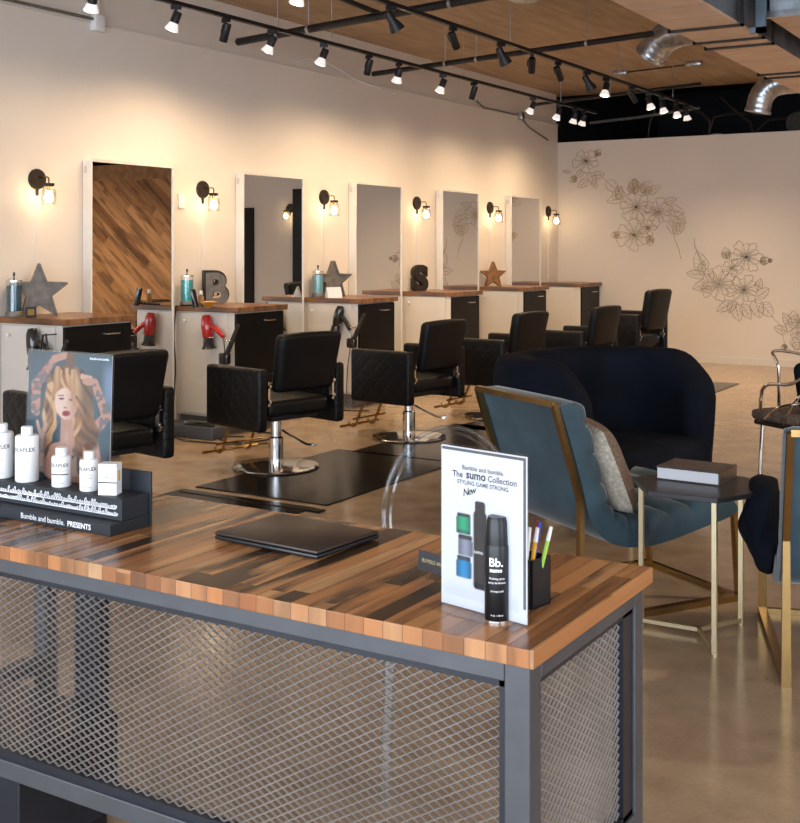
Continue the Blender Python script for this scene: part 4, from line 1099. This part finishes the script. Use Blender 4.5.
def poster(u, v):
    x, y = u, v*1.50     # y grows downwards, aspect
    c = lerp((.035, .09, .13), (.06, .15, .20), vn(x*3, y*3)); c = lerp(c, (.28, .38, .55), sst(.86, .97, x)*sst(.35, .1, abs(y-.35))*.8)
    def over(d, col, soft=.008):
        nonlocal c; c = lerp(col, c, sst(-soft, soft, d))
    tat = lerp(SKIN, (.10, .16, .20), .75*(vn(x*26, y*26) > .5)); tat = lerp(tat, (.6, .2, .2), .5*(vn(x*15+9, y*15) > .72))
    # raised left arm, hand over the head
    over(capd(x, y, .10, .72, .10, .40, .055, .06), tat); over(capd(x, y, .10, .40, .32, .08, .06, .042), tat)
    over(capd(x, y, .32, .08, .46, .03, .045, .04), SKIN)
    # right arm
    over(capd(x, y, .78, .92, .95, .70, .07, .055), tat); over(capd(x, y, .95, .70, .80, .32, .055, .045), tat)
    # torso and shoulders
    over(ell(x, y, .52, 1.30, .36, .26), SKIN); over(capd(x, y, .80, 1.05, .84, 1.36, .07, .09), SKIN)
    over(capd(x, y, .40, 1.36, .60, 1.18, .03, .01), (.03, .03, .04)); over(capd(x, y, .66, 1.36, .62, 1.18, .04, .01), (.03, .03, .04))
    # hair mass
    strand = vn(x*30 + 3.5*math.sin(y*6+x*5), y*4.2); hc = lerp(HDk, HB, strand*1.5); hc = lerp(hc, HL, sst(.50, .75, vn(x*20+3*math.sin(y*6), y*2+5)))
    dk = lerp(hc, HDk, min(.9, .55*sst(.34, .16, y)+.75*sst(.56, .70, x)*sst(1.0, .55, y)+.6*sst(.40, .30, x)*sst(.62, .45, y)))
    wob = .02*math.sin(y*16) + .015*math.sin(y*31)
    over(ell(x, y, .50+wob*.5, .42, .27, .28), dk, .012)
    over(capd(x, y, .32, .45, .22+wob, 1.18, .10, .07), hc, .012); over(capd(x, y, .66, .45, .78+wob, 1.02, .11, .09), dk, .012)
    over(capd(x, y, .60, .80, .64+wob, 1.14, .07, .06), hc, .012)
    over(capd(x, y, .50, .20, .52, .02, .06, .05), lerp(HDk, SKIN, .25))
    # neck, face
    over(capd(x, y, .48, .74, .50, 1.05, .065, .09), lerp(SKIN, (.5, .27, .2), .25))
    face = lerp(SKIN, (.88, .64, .52), sst(.60, .42, x)); over(ell(x, y, .47, .60, .135, .185, -8), face)
    # eyes, brows, nose, lips
    over(ell(x, y, .415, .545, .032, .013, -4), (.06, .04, .04), .005); over(ell(x, y, .535, .55, .03, .012, 6), (.06, .04, .04), .005)
    over(capd(x, y, .37, .51, .44, .505, .006, .007), (.22, .11, .07), .004)
    over(ell(x, y, .465, .645, .022, .010), (.45, .2, .16), .006)
    over(ell(x, y, .475, .712, .050, .034, -12), (.42, .02, .03), .005); over(ell(x, y, .472, .712, .026, .010, -10), (.08, .01, .01), .004)
    # hair strands over the face
    for (a0, b0, a1, b1, w_) in ((.40, .22, .34, .50, .022), (.47, .2, .50, .44, .024), (.55, .22, .58, .62, .034), (.50, .3, .56, .56, .02), (.36, .2, .30, .62, .035)):
        over(capd(x, y, a0, b0, a1+.015*math.sin(y*20), b1, w_, w_*.3), lerp(HL, HB, vn(x*60, y*4)), .006)
    # fist on the right, fingers
    for k in range(4): over(ell(x, y, .655+.034*k, .265+.006*k, .022, .036), lerp(SKIN, (.9, .66, .55), .4), .005)
    over(ell(x, y, .73, .32, .075, .045), SKIN)
    # victory hand
    over(ell(x, y, .19, 1.06, .065, .075), SKIN); over(capd(x, y, .17, 1.02, .125, .84, .021, .017), lerp(SKIN, (.9, .66, .55), .3), .005); over(capd(x, y, .20, 1.0, .235, .86, .021, .017), lerp(SKIN, (.9, .66, .55), .3), .005)
    over(capd(x, y, .18, 1.12, .16, 1.36, .05, .06), tat)
    over(capd(x, y, .15, 1.05, .21, 1.09, .018, .018), (.55, .3, .22), .004)
    return tuple(.62 * q ** 1.15 for q in c)
pz = RZt
pl = on_y(26, yb0+.048); pr_ = on_y(109, yb0+.048)
PWd = (pr_.x - pl.x); PHt = .338
r = thing('poster_holder', 'clear stand with a poster of a long-haired woman raising tattooed arms', 'poster', (pl.x, yb0+.048, RZt))
tiltM = RX(-2)
MB().box((-.004, -.0028, 0), (PWd+.004, -.0008, PHt+.004), M4=tiltM).box((-.004, .002, 0), (PWd+.004, .004, PHt+.004), M4=tiltM).build('acrylic_sleeve', M['clear_sign'], r)
MB().box((0, .0, .002), (PWd, .0015, PHt), M4=tiltM).build('backing_card', M['paper'], r)
pp = printed('poster_print', PWd, PHt, 150, 225, poster, r, tiltM @ TR(0, -.0002, .0))
text_obj('poster_text', 'Bumble and bumble.', .0085, M['whiteink'], tiltM @ TR(PWd-.01, -.0005, PHt-.014) @ RX(90), r, align='RIGHT', offset=.0002)

# ---- sign holder
sl = on_z(441, 603, DT); sr = on_z(528, 627, DT)
sx = (sr-sl); SW = sx.length; sa = math.atan2(sx.y, sx.x)
dl_ = sl.dot(VV); SH = (603-440)/F*dl_*0 + (CH-DT) - (442-HZ)/F*dl_
print('sign w,h', SW, SH)
r = thing('sign_holder', 'clear upright sign holder with white hair product advert on the desk', 'sign', sl, sa)
MB().box((0, -.0030, .0025), (SW, -.0012, SH)).box((0, .0022, .0025), (SW, .0040, SH)).build('acrylic_sleeve', M['clear_sign'], r)
MB().box((-.012, -.045, 0), (SW, .035, .0025)).build('acrylic_foot', M['clear_sign'], r)
MB().box((.002, -.0008, .003), (SW-.002, .0016, SH-.004)).build('paper_sheet', M['paper'], r)
bd = MB()
for (a0, a1, z0, z1) in ((.004, SW-.004, SH-.012, SH-.0065), (SW-.010, SW-.004, .03, SH-.012)):
    bd.box((a0, -.0011, z0), (a1, -.0009, z1))
bd.build('print_border', M['greyink'], r)
k = SW/.216
def sgn(txt, size, zf, m, xo=.5, **kw): return text_obj('sign_text', txt, size, m, TR(SW*xo, -.0011, SH*zf) @ RX(90), r, align='CENTER', **kw)
sgn('Bumble and bumble.', .0125, .855, M['greyink'], offset=.00025)
sgn('STYLING GAME STRONG.', .0112, .765, M['greyink'], offset=.00025)
a = sgn('sumo', .022, .805, M['ink'], xo=.42, offset=.0006)
sgn('The', .0165, .805, M['ink'], xo=.205, offset=.0003); sgn('Collection', .0165, .805, M['greyink'], xo=.72, offset=.0003)
text_obj('sign_text', 'New', .019, M['ink'], TR(SW*.27, -.0011, SH*.69) @ RX(90) @ RZ(18), r, shear=.4, spacing=.8, offset=.0003)
def ad(u, v):
    X = u*SW; Y = (1-v)*SH*.62     # metres from lower left of printed area
    fx, fy = u, v
    c = lerp((.62, .64, .69), (.50, .53, .60), sst(.82, .95, v)*.5)
    def rect(x0, y0, x1, y1, rr=.02):
        dx = max(abs(fx-(x0+x1)/2)-(x1-x0)/2+rr, 0); dy = max(abs(fy-(y0+y1)/2)-(y1-y0)/2+rr, 0); return math.hypot(dx, dy)-rr
    def over(d, col, soft=.006):
        nonlocal c; c = lerp(col, c, sst(-soft, soft, d))
    def shade(x0, x1): return .55+.75*math.sin(math.pi*max(0, min(1, (fx-x0)/(x1-x0))))**2
    def sh(col, x0, x1): s_ = shade(x0, x1); return tuple(min(1, q*s_) for q in col)
    over(rect(.175, .165, .36, .22), sh((.02, .025, .03), .175, .36)); over(rect(.165, .20, .365, .37), sh((.01, .25, .13), .165, .365)); over(rect(.18, .33, .35, .365), sh((.01, .12, .09), .18, .36))
    over(rect(.195, .375, .385, .43), sh((.02, .025, .03), .195, .385)); over(rect(.19, .42, .39, .58), sh((.17, .19, .25), .19, .39))
    over(rect(.175, .585, .365, .64), sh((.02, .04, .06), .175, .365)); over(rect(.165, .63, .375, .80), sh((.005, .17, .36), .165, .375))
    over(rect(.42, .02, .56, .16, .03), sh((.012, .014, .018), .42, .56)); over(rect(.40, .12, .58, .88, .04), sh((.012, .014, .018), .40, .58))
    return c
printed('advert_print', SW-.03, SH*.62, 70, 110, ad, r, TR(.010, -.00105, .022))
text_obj('sign_text', 'sumo', .010, M['whiteink'], TR(SW*.39+.002, -.0013, SH*.36) @ RX(90), r)

# ---- black spray can
cp = on_z(497, 620, DT)
r = thing('spray_can', 'matte black hairspray can in front of the white advert', 'spray can', cp, YAW)
dC = cp.dot(VV); rc = 12.5/F*dC; hc_ = (CH-DT) - (516-HZ)/F*dC
print('can', rc, hc_)
MB().lathe([(0, 0), (rc-.002, 0), (rc, .004), (rc, hc_*.72), (rc*.97, hc_*.735), (0, hc_*.735)], (0, 0, 0), 32).build('body', M['can'], r)
MB().lathe([(0, hc_*.735), (rc*.93, hc_*.735), (rc*.92, hc_*.78), (rc*.84, hc_*.96), (rc*.72, hc_), (0, hc_)], (0, 0, 0), 32).build('cap', M['can'], r)
MB().lathe([(rc*1.01, 0), (rc*1.01, .004), (rc, .004)], (0, 0, 0), 32).build('rim', M['chrome'], r)
bent_text(r, 'Bb.', .022, rc, hc_*.545, M['whiteink'], offset=.0004, phi0=-100); bent_text(r, 'sumo', .011, rc, hc_*.49, M['whiteink'], offset=.0003, phi0=-100)
bent_text(r, 'finishing spray', .0055, rc, hc_*.42, M['whiteink'], phi0=-95); bent_text(r, 'spray de finition', .0055, rc, hc_*.38, M['whiteink'], phi0=-95)
bent_text(r, 'strong hold', .0055, rc, hc_*.30, M['whiteink'], phi0=-95); bent_text(r, '4 oz  118 ml', .0048, rc, hc_*.07, M['whiteink'], phi0=-95)
# ---- business card holder / name plate
cpz = on_z(436, 585, DT)
r = thing('card_holder', 'clear sloping holder with a black card behind the white advert', 'card holder', cpz, sa + R_(-3))
MB().prism([(-.075, -.03, 0), (-.075, .02, 0), (-.075, .012, .045)], (.16, 0, 0)).build('acrylic_body', M['clear_sign'], r)
MB().box((-.072, .014, .018), (.082, .017, .058), M4=RX(-8)).build('black_card', M['ink'], r)
text_obj('card_text', 'BUMBLE AND BUMBLE', .011, mat('gold_print', (.6, .5, .25), .4), RX(-8) @ TR(-.06, .0135, .036) @ RX(90), r)
# ---- pen cup
pp_ = on_z(527, 603, DT)
r = thing('pen_cup', 'black square pen cup behind the white advert', 'pen cup', pp_, sa)
MB().box((-.035, -.03, 0), (.035, .03, .004)).box((-.035, -.03, 0), (-.032, .03, .095)).box((.032, -.03, 0), (.035, .03, .095)).box((-.035, -.03, 0), (.035, -.027, .095)).box((-.035, .027, 0), (.035, .03, .095)).build('cup', M['laptopblack'], r)
for dx, dy, tx_, ty_, col, nm, lb in ((.004, .016, .002, .012, (.55, .02, .02), 'pen', 'red pen in the black cup'), (.006, .01, .01, .01, (.04, .08, .5), 'pen', 'blue pen in the black cup'), (.018, -.01, .022, -.01, (.75, .38, .03), 'pencil', 'orange pencil in the black cup'), (.024, .005, .030, .0, (.35, .6, .1), 'pen', 'green pen with white cap in the black cup'), (.010, -.014, .018, -.015, (.8, .8, .82), 'pen', 'white pen in the black cup')):
    pr = thing(nm, lb, nm, pp_, sa)
    Lp = .155
    a0 = Vector((dx-.012*1, dy, .006)); a1 = Vector((dx+tx_, dy+ty_, .006+Lp*.98))
    MB().tube([a0, a0.lerp(a1, .82)], .0042, 8).build('barrel', mat(nm+'_body', col, .35), pr)
    MB().tube([a0.lerp(a1, .82), a1], [.0046, .0036], 8).build('cap', M['white_plastic'] if 'green' in lb or 'orange' in lb else mat(nm+'_cap', col, .3), pr)

# ================================================================== CEILING: tracks, spots, pipes, ducts
ZTk = 3.17
def track(X, y0, y1, label, drops):
    r = thing('light_track', label, 'lighting track', (X, y0, ZTk))
    MB().box((-.018, 0, 0), (.018, y1-y0, .028)).build('rail', M['blackmetal'], r)
    for y in drops: MB().tube([(0, y-y0, .028), (0, y-y0, ZC-ZTk)], .004, 6).build('hanger_wire', M['galv'], r)
    return r
XT1, XT2 = -5.5, -4.25
track(XT1, 2.5, 13.7, 'black track nearest the salon wall, carrying lit white lamps', (3.5, 5.6, 7.9, 10.2, 12.6))
track(XT2, 2.5, 13.75, 'black track farther into the room, carrying mostly unlit black spotlights', (4.3, 6.6, 8.7, 11.2, 12.9))
def make_spot(lit, energy, kind, tilt=-35, cone=100, col=(1, .72, .44)):
    """kind 0: PAR lamp in open holder; kind 1: flared black shade. local -Y is the aim direction before tilt"""
    r = thing('track_spotlight', '', 'spotlight')
    MB().box((-.017, -.04, -.035), (.017, .04, 0)).tube([(0, 0, -.03), (0, 0, -.075)], .010, 8).build('adapter', M['blackmetal'], r)
    A = TR(0, 0, -.10) @ RX(tilt)
    MB().tube([A @ Vector((.045, 0, .03)), A @ Vector((.045, 0, -.03))], .006, 6).tube([(0, 0, -.07), A @ Vector((.045, 0, .03))], .008, 6).build('yoke', M['blackmetal'], r)
    if kind == 0:
        MB().lathe([(0, .05), (.03, .05), (.036, .04), (.036, -.045), (0, -.045)], (0, 0, 0), 20, M4=A).build('housing', M['blackmetal'], r)
        bl = MB().lathe([(.034, -.045), (.04, -.06), (.056, -.10), (.058, -.108), (.053, -.112)], (0, 0, 0), 20, M4=A).build('lamp_reflector', M['paroff'], r)
        MB().lathe([(.052, -.111), (0, -.116)], (0, 0, 0), 20, M4=A).build('lamp_face', M['par'] if lit else M['paroff'], r)
    elif kind == 1:
        MB().lathe([(0, .06), (.026, .06), (.034, .045), (.036, -.02), (.060, -.085), (.064, -.11), (.060, -.11), (.050, -.06), (0, -.05)], (0, 0, 0), 20, M4=A).build('housing', M['blackmetal'], r)
        MB().lathe([(.048, -.07), (0, -.075)], (0, 0, 0), 20, M4=A).build('lamp_face', M['par'] if lit else M['paroff'], r)
    else:
        MB().lathe([(0, .06), (.034, .055), (.036, .04), (.036, -.10), (.032, -.105), (0, -.09)], (0, 0, 0), 20, M4=A).build('housing', M['blackmetal'], r)
        MB().lathe([(.032, -.104), (0, -.104)], (0, 0, 0), 20, M4=A).build('lamp_face', M['par'] if lit else M['paroff'], r)
    if lit:
        l = bpy.data.lights.new('lamp_light', 'SPOT'); l.energy = energy; l.color = col; l.spot_size = R_(cone); l.spot_blend = 1.0; l.shadow_soft_size = .05
        o = bpy.data.objects.new('lamp_light', l); COL.objects.link(o); o.parent = r
        d = A.to_3x3() @ Vector((0, 0, -1)); o.location = A @ Vector((0, 0, -.14)); o.rotation_euler = d.to_track_quat('-Z', 'Y').to_euler()
    return r
protos = {}
def spot(X, px, kind, lit, aim, label, energy=20, y=None, tilt=-35, cone=100, col=(1, .72, .44)):
    y = on_x(px, X).y if y is None else y; key = (kind, lit, energy, tilt)
    loc = (X, y, ZTk); rz = R_(aim)
    if key not in protos: o = make_spot(lit, energy, kind, tilt, cone, col); o.scale = (.86, .86, .86); protos[key] = o; o.location = loc; o.rotation_euler = (0, 0, rz); o['label'] = label; o['group'] = 'spotlights on the ceiling tracks'
    else: dup(protos[key], loc, rz, label, 'spotlights on the ceiling tracks')
# aim 0: lamp points towards -Y(camera) ; local aim = -Y tilted down ; rz=-90 -> -X (wall)
T1 = [(93, 0, 'first lamp on the wall track, at the top left'), (176, 0, 'second lamp on the wall track, white face down'), (226, 2, 'third lamp on the wall track, small lit face'), (272, 0, 'fourth lamp on the wall track, right of the first pipe end'),
      (324, 0, 'fifth lamp on the wall track, above the second wall lamp pair'), (369, 2, 'sixth lamp on the wall track, small lit face before the pipe end'), (399, 0, 'seventh lamp on the wall track, right beside the pipe end'), (443, 0, 'eighth lamp on the wall track, upright housing'),
      (474, 2, 'ninth lamp on the wall track, above the bright patch on the wall'), (533, 0, 'tenth lamp on the wall track, before the corner'), (559, 0, 'first lamp of the far cluster on the wall track, at the wall corner'), (575, 0, 'middle lamp of the far cluster on the wall track'), (584, 0, 'last lamp at the far end of the wall track')]
for i, (px, kd, lb) in enumerate(T1): spot(XT1, px, kd, True, -90 + (-25, 20, -10, 15, 30, -20)[i % 6], lb, energy=(9 if i < 2 else 21), tilt=(-22 if i % 3 else -27), cone=(135 if i % 3 else 118))
T2 = [(300, 0, True, -60, 'white lamp cut by the top picture edge'), (391, 1, False, 150, 'large black flared spotlight nearest the top edge'), (453, 2, True, 175, 'slim black spotlight second on the room track'), (501, 1, False, 160, 'black flared spotlight where the long pipe crosses the room track'),
      (532, 2, True, -150, 'slim black spotlight right of the pipe crossing'), (558, 2, False, 170, 'slim black spotlight left of the round silver duct'), (587, 1, False, 150, 'black flared spotlight just left of the lit downward lamp'), (606, 0, True, -20, 'brightly lit white lamp pointing down on the room track'),
      (632, 2, False, 140, 'black spotlight with wire loop right of the lit white lamp'), (649, 0, True, 100, 'first white lamp of the far cluster on the room track'), (662, 0, True, 120, 'second white lamp of the far cluster on the room track'), (676, 0, True, 60, 'third white lamp of the far cluster on the room track'), (686, 0, True, 150, 'last white lamp on the room track')]
for px, kd, lit, aim, lb in T2: spot(XT2, px, kd, lit, aim, lb, 45, tilt=-14 if kd == 0 else -35, cone=110)

track(1.0, .5, 13.5, 'added black track, out of view, carrying fill lamps for the waiting side of the room', (2.5, 7.0, 11.5))  # added track, out of view; its six warm lamps brighten the waiting side
for i in range(6): spot(1.0, 0, 0, True, 90 if i % 2 else -90, 'added fill lamp on the unseen track over the waiting side, %s from the storefront' % ('first', 'second', 'third', 'fourth', 'fifth', 'sixth')[i], (12, 25, 80, 150, 170, 190)[i], y=1.2+2.35*i, tilt=-22, cone=150, col=(1, .80, .60))

def pipe(a, b2, rad, label, caps=True, hang=()):
    a = Vector(a); b2 = Vector(b2); r = thing('ceiling_pipe', label, 'ceiling pipe')
    MB().tube([a, b2], rad, 14).build('tube', M['blackmetal'], r)
    for f in hang:
        mb = MB(); p = a.lerp(b2, f); mb.tube([p + Vector((0, 0, rad-.004)), (p.x, p.y, ZC)], .005, 6); mb.lathe([(rad+.004, -.012), (rad+.004, .012)], p, 14, axis='x')
        mb.build('hanger_rod', M['galv'], r)
ZP = 3.26
def onh(px, py, z): return on_z(px, py, z)
a, b2 = onh(238, 42, ZP), onh(386, 15, ZP)
d = (b2-a); pipe(a, a + d*1.95, .032, 'thick black pipe with a cut end near the salon wall, upper left', hang=(.15, .26, .7))
a, b2 = onh(373, 74, ZP), onh(671, 31, ZP)
d = (b2-a); pipe(a, a + d*.95, .026, 'long black pipe crossing to the silver round duct', hang=(.3, .42, .8))
a, b2 = onh(345, 0, ZP+.07), onh(388, 17, ZP+.07)
pipe(a - (b2-a)*.6, b2, .022, 'short black pipe joining the thick pipe at the top edge')
a, b2 = onh(532, 105, ZP), onh(700, 84, ZP)
pipe(a, b2, .020, 'thin black pipe near the end of the tracks', hang=(.5,))
# conduit on the wall
r = thing('wall_conduit', 'grey conduit with white junction box along the upper salon wall', 'conduit')
ya0 = on_x(0, XW+.03).y; ya1 = on_x(93, XW+.03).y
MB().tube([(XW+.03, YF+.1, 3.215), (XW+.03, ya1, 3.215)], .012, 8).build('pipe', M['tin'], r)
MB().rbox((XW, ya1, 3.13), (XW+.06, ya1+.10, 3.25), .006, 2).rbox((XW, ya1+.02, 3.25), (XW+.04, ya1+.06, 3.55), .004, 2).build('junction_box', M['white_plastic'], r)
def wpt(px, py, o=.02): return on_x(px, XW+o, py)
cable2 = MB().tube([wpt(296, 62), wpt(306, 58), wpt(322, 60), wpt(340, 70), wpt(352, 78), wpt(378, 88), wpt(396, 94)], .007, 6)
tag(cable2.build('wall_cable', M['white_plastic']), 'white cable drooping on the upper wall behind the wall track', 'cable')
cb = thing('wall_cable', 'dark cable with small grey box high on the wall near the corner', 'cable')
MB().tube([wpt(477, 101), wpt(484, 108), wpt(495, 110), wpt(517, 115)], .010, 6).tube([wpt(521, 118), wpt(530, 128), wpt(548, 140)], .012, 6).build('cord', M['tin'], cb)
pq = wpt(519, 116, 0)
MB().rbox((XW, pq.y-.04, pq.z-.05), (XW+.06, pq.y+.05, pq.z+.05), .005, 2).build('box', M['galv'], cb)

# main duct with wrap and metal side
r = thing('rectangular_duct', 'long rectangular duct with pinkish underside and dark straps, upper right', 'air duct')
MB().box((-2.76, 5.0, 3.1), (-2.28, 12.9, 3.12)).build('bottom_wrap', M['soffit'], r)
MB().box((-2.74, 5.0, 3.12), (-2.28, 9.0, 3.56)).box((-2.74, 9.0, 3.12), (-2.30, 12.9, 3.50)).build('duct_body', mat('blue_grey_duct', (.16, .19, .23), .45, .5, var=.3, scale=5), r)
for y in (8.35, 8.95, 9.25, 10.9, 11.15):
    mb = MB(); mb.box((-2.79, y, 3.085), (-2.24, y+.045, 3.10)); mb.box((-2.26, y, 3.085), (-2.24, y+.045, ZC)); mb.box((-2.79, y, 3.085), (-2.77, y+.045, ZC)); mb.build('strap', M['darktin'], r)
r = thing('rectangular_duct', 'second duct at the top right corner with bare metal end', 'air duct')
MB().box((-2.16, 8.75, 3.2), (-.9, 13.6, 3.22)).build('bottom_wrap', M['soffit'], r)
MB().box((-2.15, 8.76, 3.22), (-.9, 13.6, 3.58)).build('duct_body', mat('pale_galvanised', (.42, .47, .54), .4, .5, var=.3, scale=8), r)
MB().box((-2.17, 8.7, 3.19), (-.9, 8.75, 3.235)).build('flange', M['galv'], r)
mb = MB().box((-2.20, 8.55, 3.06), (-2.13, 8.59, ZC)).box((-2.24, 8.55, 3.06), (-2.13, 8.59, 3.10))
tag(mb.build('steel_bracket', mat('blue_steel', (.14, .19, .25), .4, .6)), 'blue-grey vertical steel bracket between the two ducts', 'bracket')
# flexible round ducts
def flex(name, pts, rad, label):
    P = [Vector(p) for p in pts]; out = []
    for i in range(len(P)-1):
        p0, p1, p2, p3 = P[max(i-1, 0)], P[i], P[i+1], P[min(i+2, len(P)-1)]
        for j in range(10):
            u = j/10; out.append(.5*((2*p1)+(p2-p0)*u+(2*p0-5*p1+4*p2-p3)*u*u+(-p0+3*p1-3*p2+p3)*u**3))
    out.append(P[-1])
    rr = [rad*(1.02 if i % 4 == 0 else 1) for i in range(len(out))]
    r = thing(name, label, 'air duct'); MB().tube(out, rr, 24).build('pipe', M['galv'], r)
    e = out[-1]; d = (out[-1]-out[-3]).normalized()
    MB().tube([e, e+d*.03], rad*1.08, 24).build('collar', M['galv'], r)
    return r
flex('round_duct', [(-2.68, 9.45, 3.32), (-2.95, 9.52, 3.32), (-3.12, 9.56, 3.31), (-3.26, 9.6, 3.26), (-3.36, 9.63, 3.16)], .13, 'shiny round duct elbow reaching left from the rectangular duct')
flex('round_duct', [(-2.68, 12.7, 3.26), (-2.95, 12.7, 3.26), (-3.10, 12.7, 3.23), (-3.2, 12.7, 3.13), (-3.24, 12.7, 2.98)], .13, 'shiny round duct elbow pointing down above the mural wall')
# pendant disc at top
pd = on_z(525, 1, 3.45)
tag(MB().lathe([(0, .0), (.10, .0), (.13, .02), (.13, .05), (.05, .17), (0, .17)], (pd.x, pd.y, 3.45), 28).build('ceiling_light', M['galv']), 'round silver ceiling fitting cut by the top picture edge', 'ceiling light')
# small ceiling fittings
for px, py, lb in ((620, 73, 'small grey junction box on the ceiling left of the hanging rod'), (694, 64, 'small grey junction box on the ceiling at the hanging rod')):
    p = on_z(px, py, ZC-.03)
    tag(MB().rbox((p.x-.09, p.y-.04, ZC-.05), (p.x+.09, p.y+.04, ZC), .006, 2).build('junction_box', M['galv']), lb, 'junction box')
a, b2 = on_z(620, 73, ZC-.02), on_z(694, 64, ZC-.02)
tag(MB().tube([a, b2], .009, 6).build('ceiling_conduit', M['darktin']), 'thin conduit between two small ceiling boxes', 'conduit')
# dark room services above the mural wall
def dk(pts, rad, label, m='darktin'):
    tag(MB().tube(pts, rad, 8).build('service_pipe', M[m]), label, 'service pipe')
yk = YB + .5
def kp(px, py, Y=yk): return on_y(px, Y, py)
dk([kp(688, 107), kp(702, 113), kp(710, 122), kp(709, 134)], .022, 'curved dark pipe dropping behind the mural wall')
dk([kp(709, 134), kp(714, 117), kp(735, 113), kp(770, 115)], .018, 'arched pipe left of the silver duct above the mural wall')
dk([kp(720, 96), kp(738, 113), kp(750, 122), kp(753, 134)], .018, 'slanting pipe in the dark gap above the mural wall')
dk([kp(754, 134), kp(768, 120), kp(792, 118), kp(810, 122)], .018, 'low arched pipe at the right in the dark gap')
dk([kp(590, 123), kp(640, 117), kp(700, 108)], .022, 'straight grey pipe crossing the dark gap above the mural wall', 'tin')
dk([kp(648, 137), kp(650, 122), kp(655, 110)], .014, 'thin bent pipe in the dark gap over the first drawing')
p = kp(717, 134, YB+.3)
tag(MB().lathe([(0, 0), (.09, 0), (.095, .02), (.09, .14), (.07, .15), (0, .15)], (p.x, p.y, 2.84), 20).build('roof_vent', M['galv']), 'small silver vent cap peeking over the mural wall', 'vent')
p = kp(797, 115, YB+.4)
tag(MB().lathe([(0, 0), (.14, 0), (.15, .05), (.14, .1), (0, .1)], (p.x, p.y, p.z-.1), 20, axis='y').build('vent_disc', M['darktin']), 'round dark duct end at the right edge in the dark gap', 'vent')
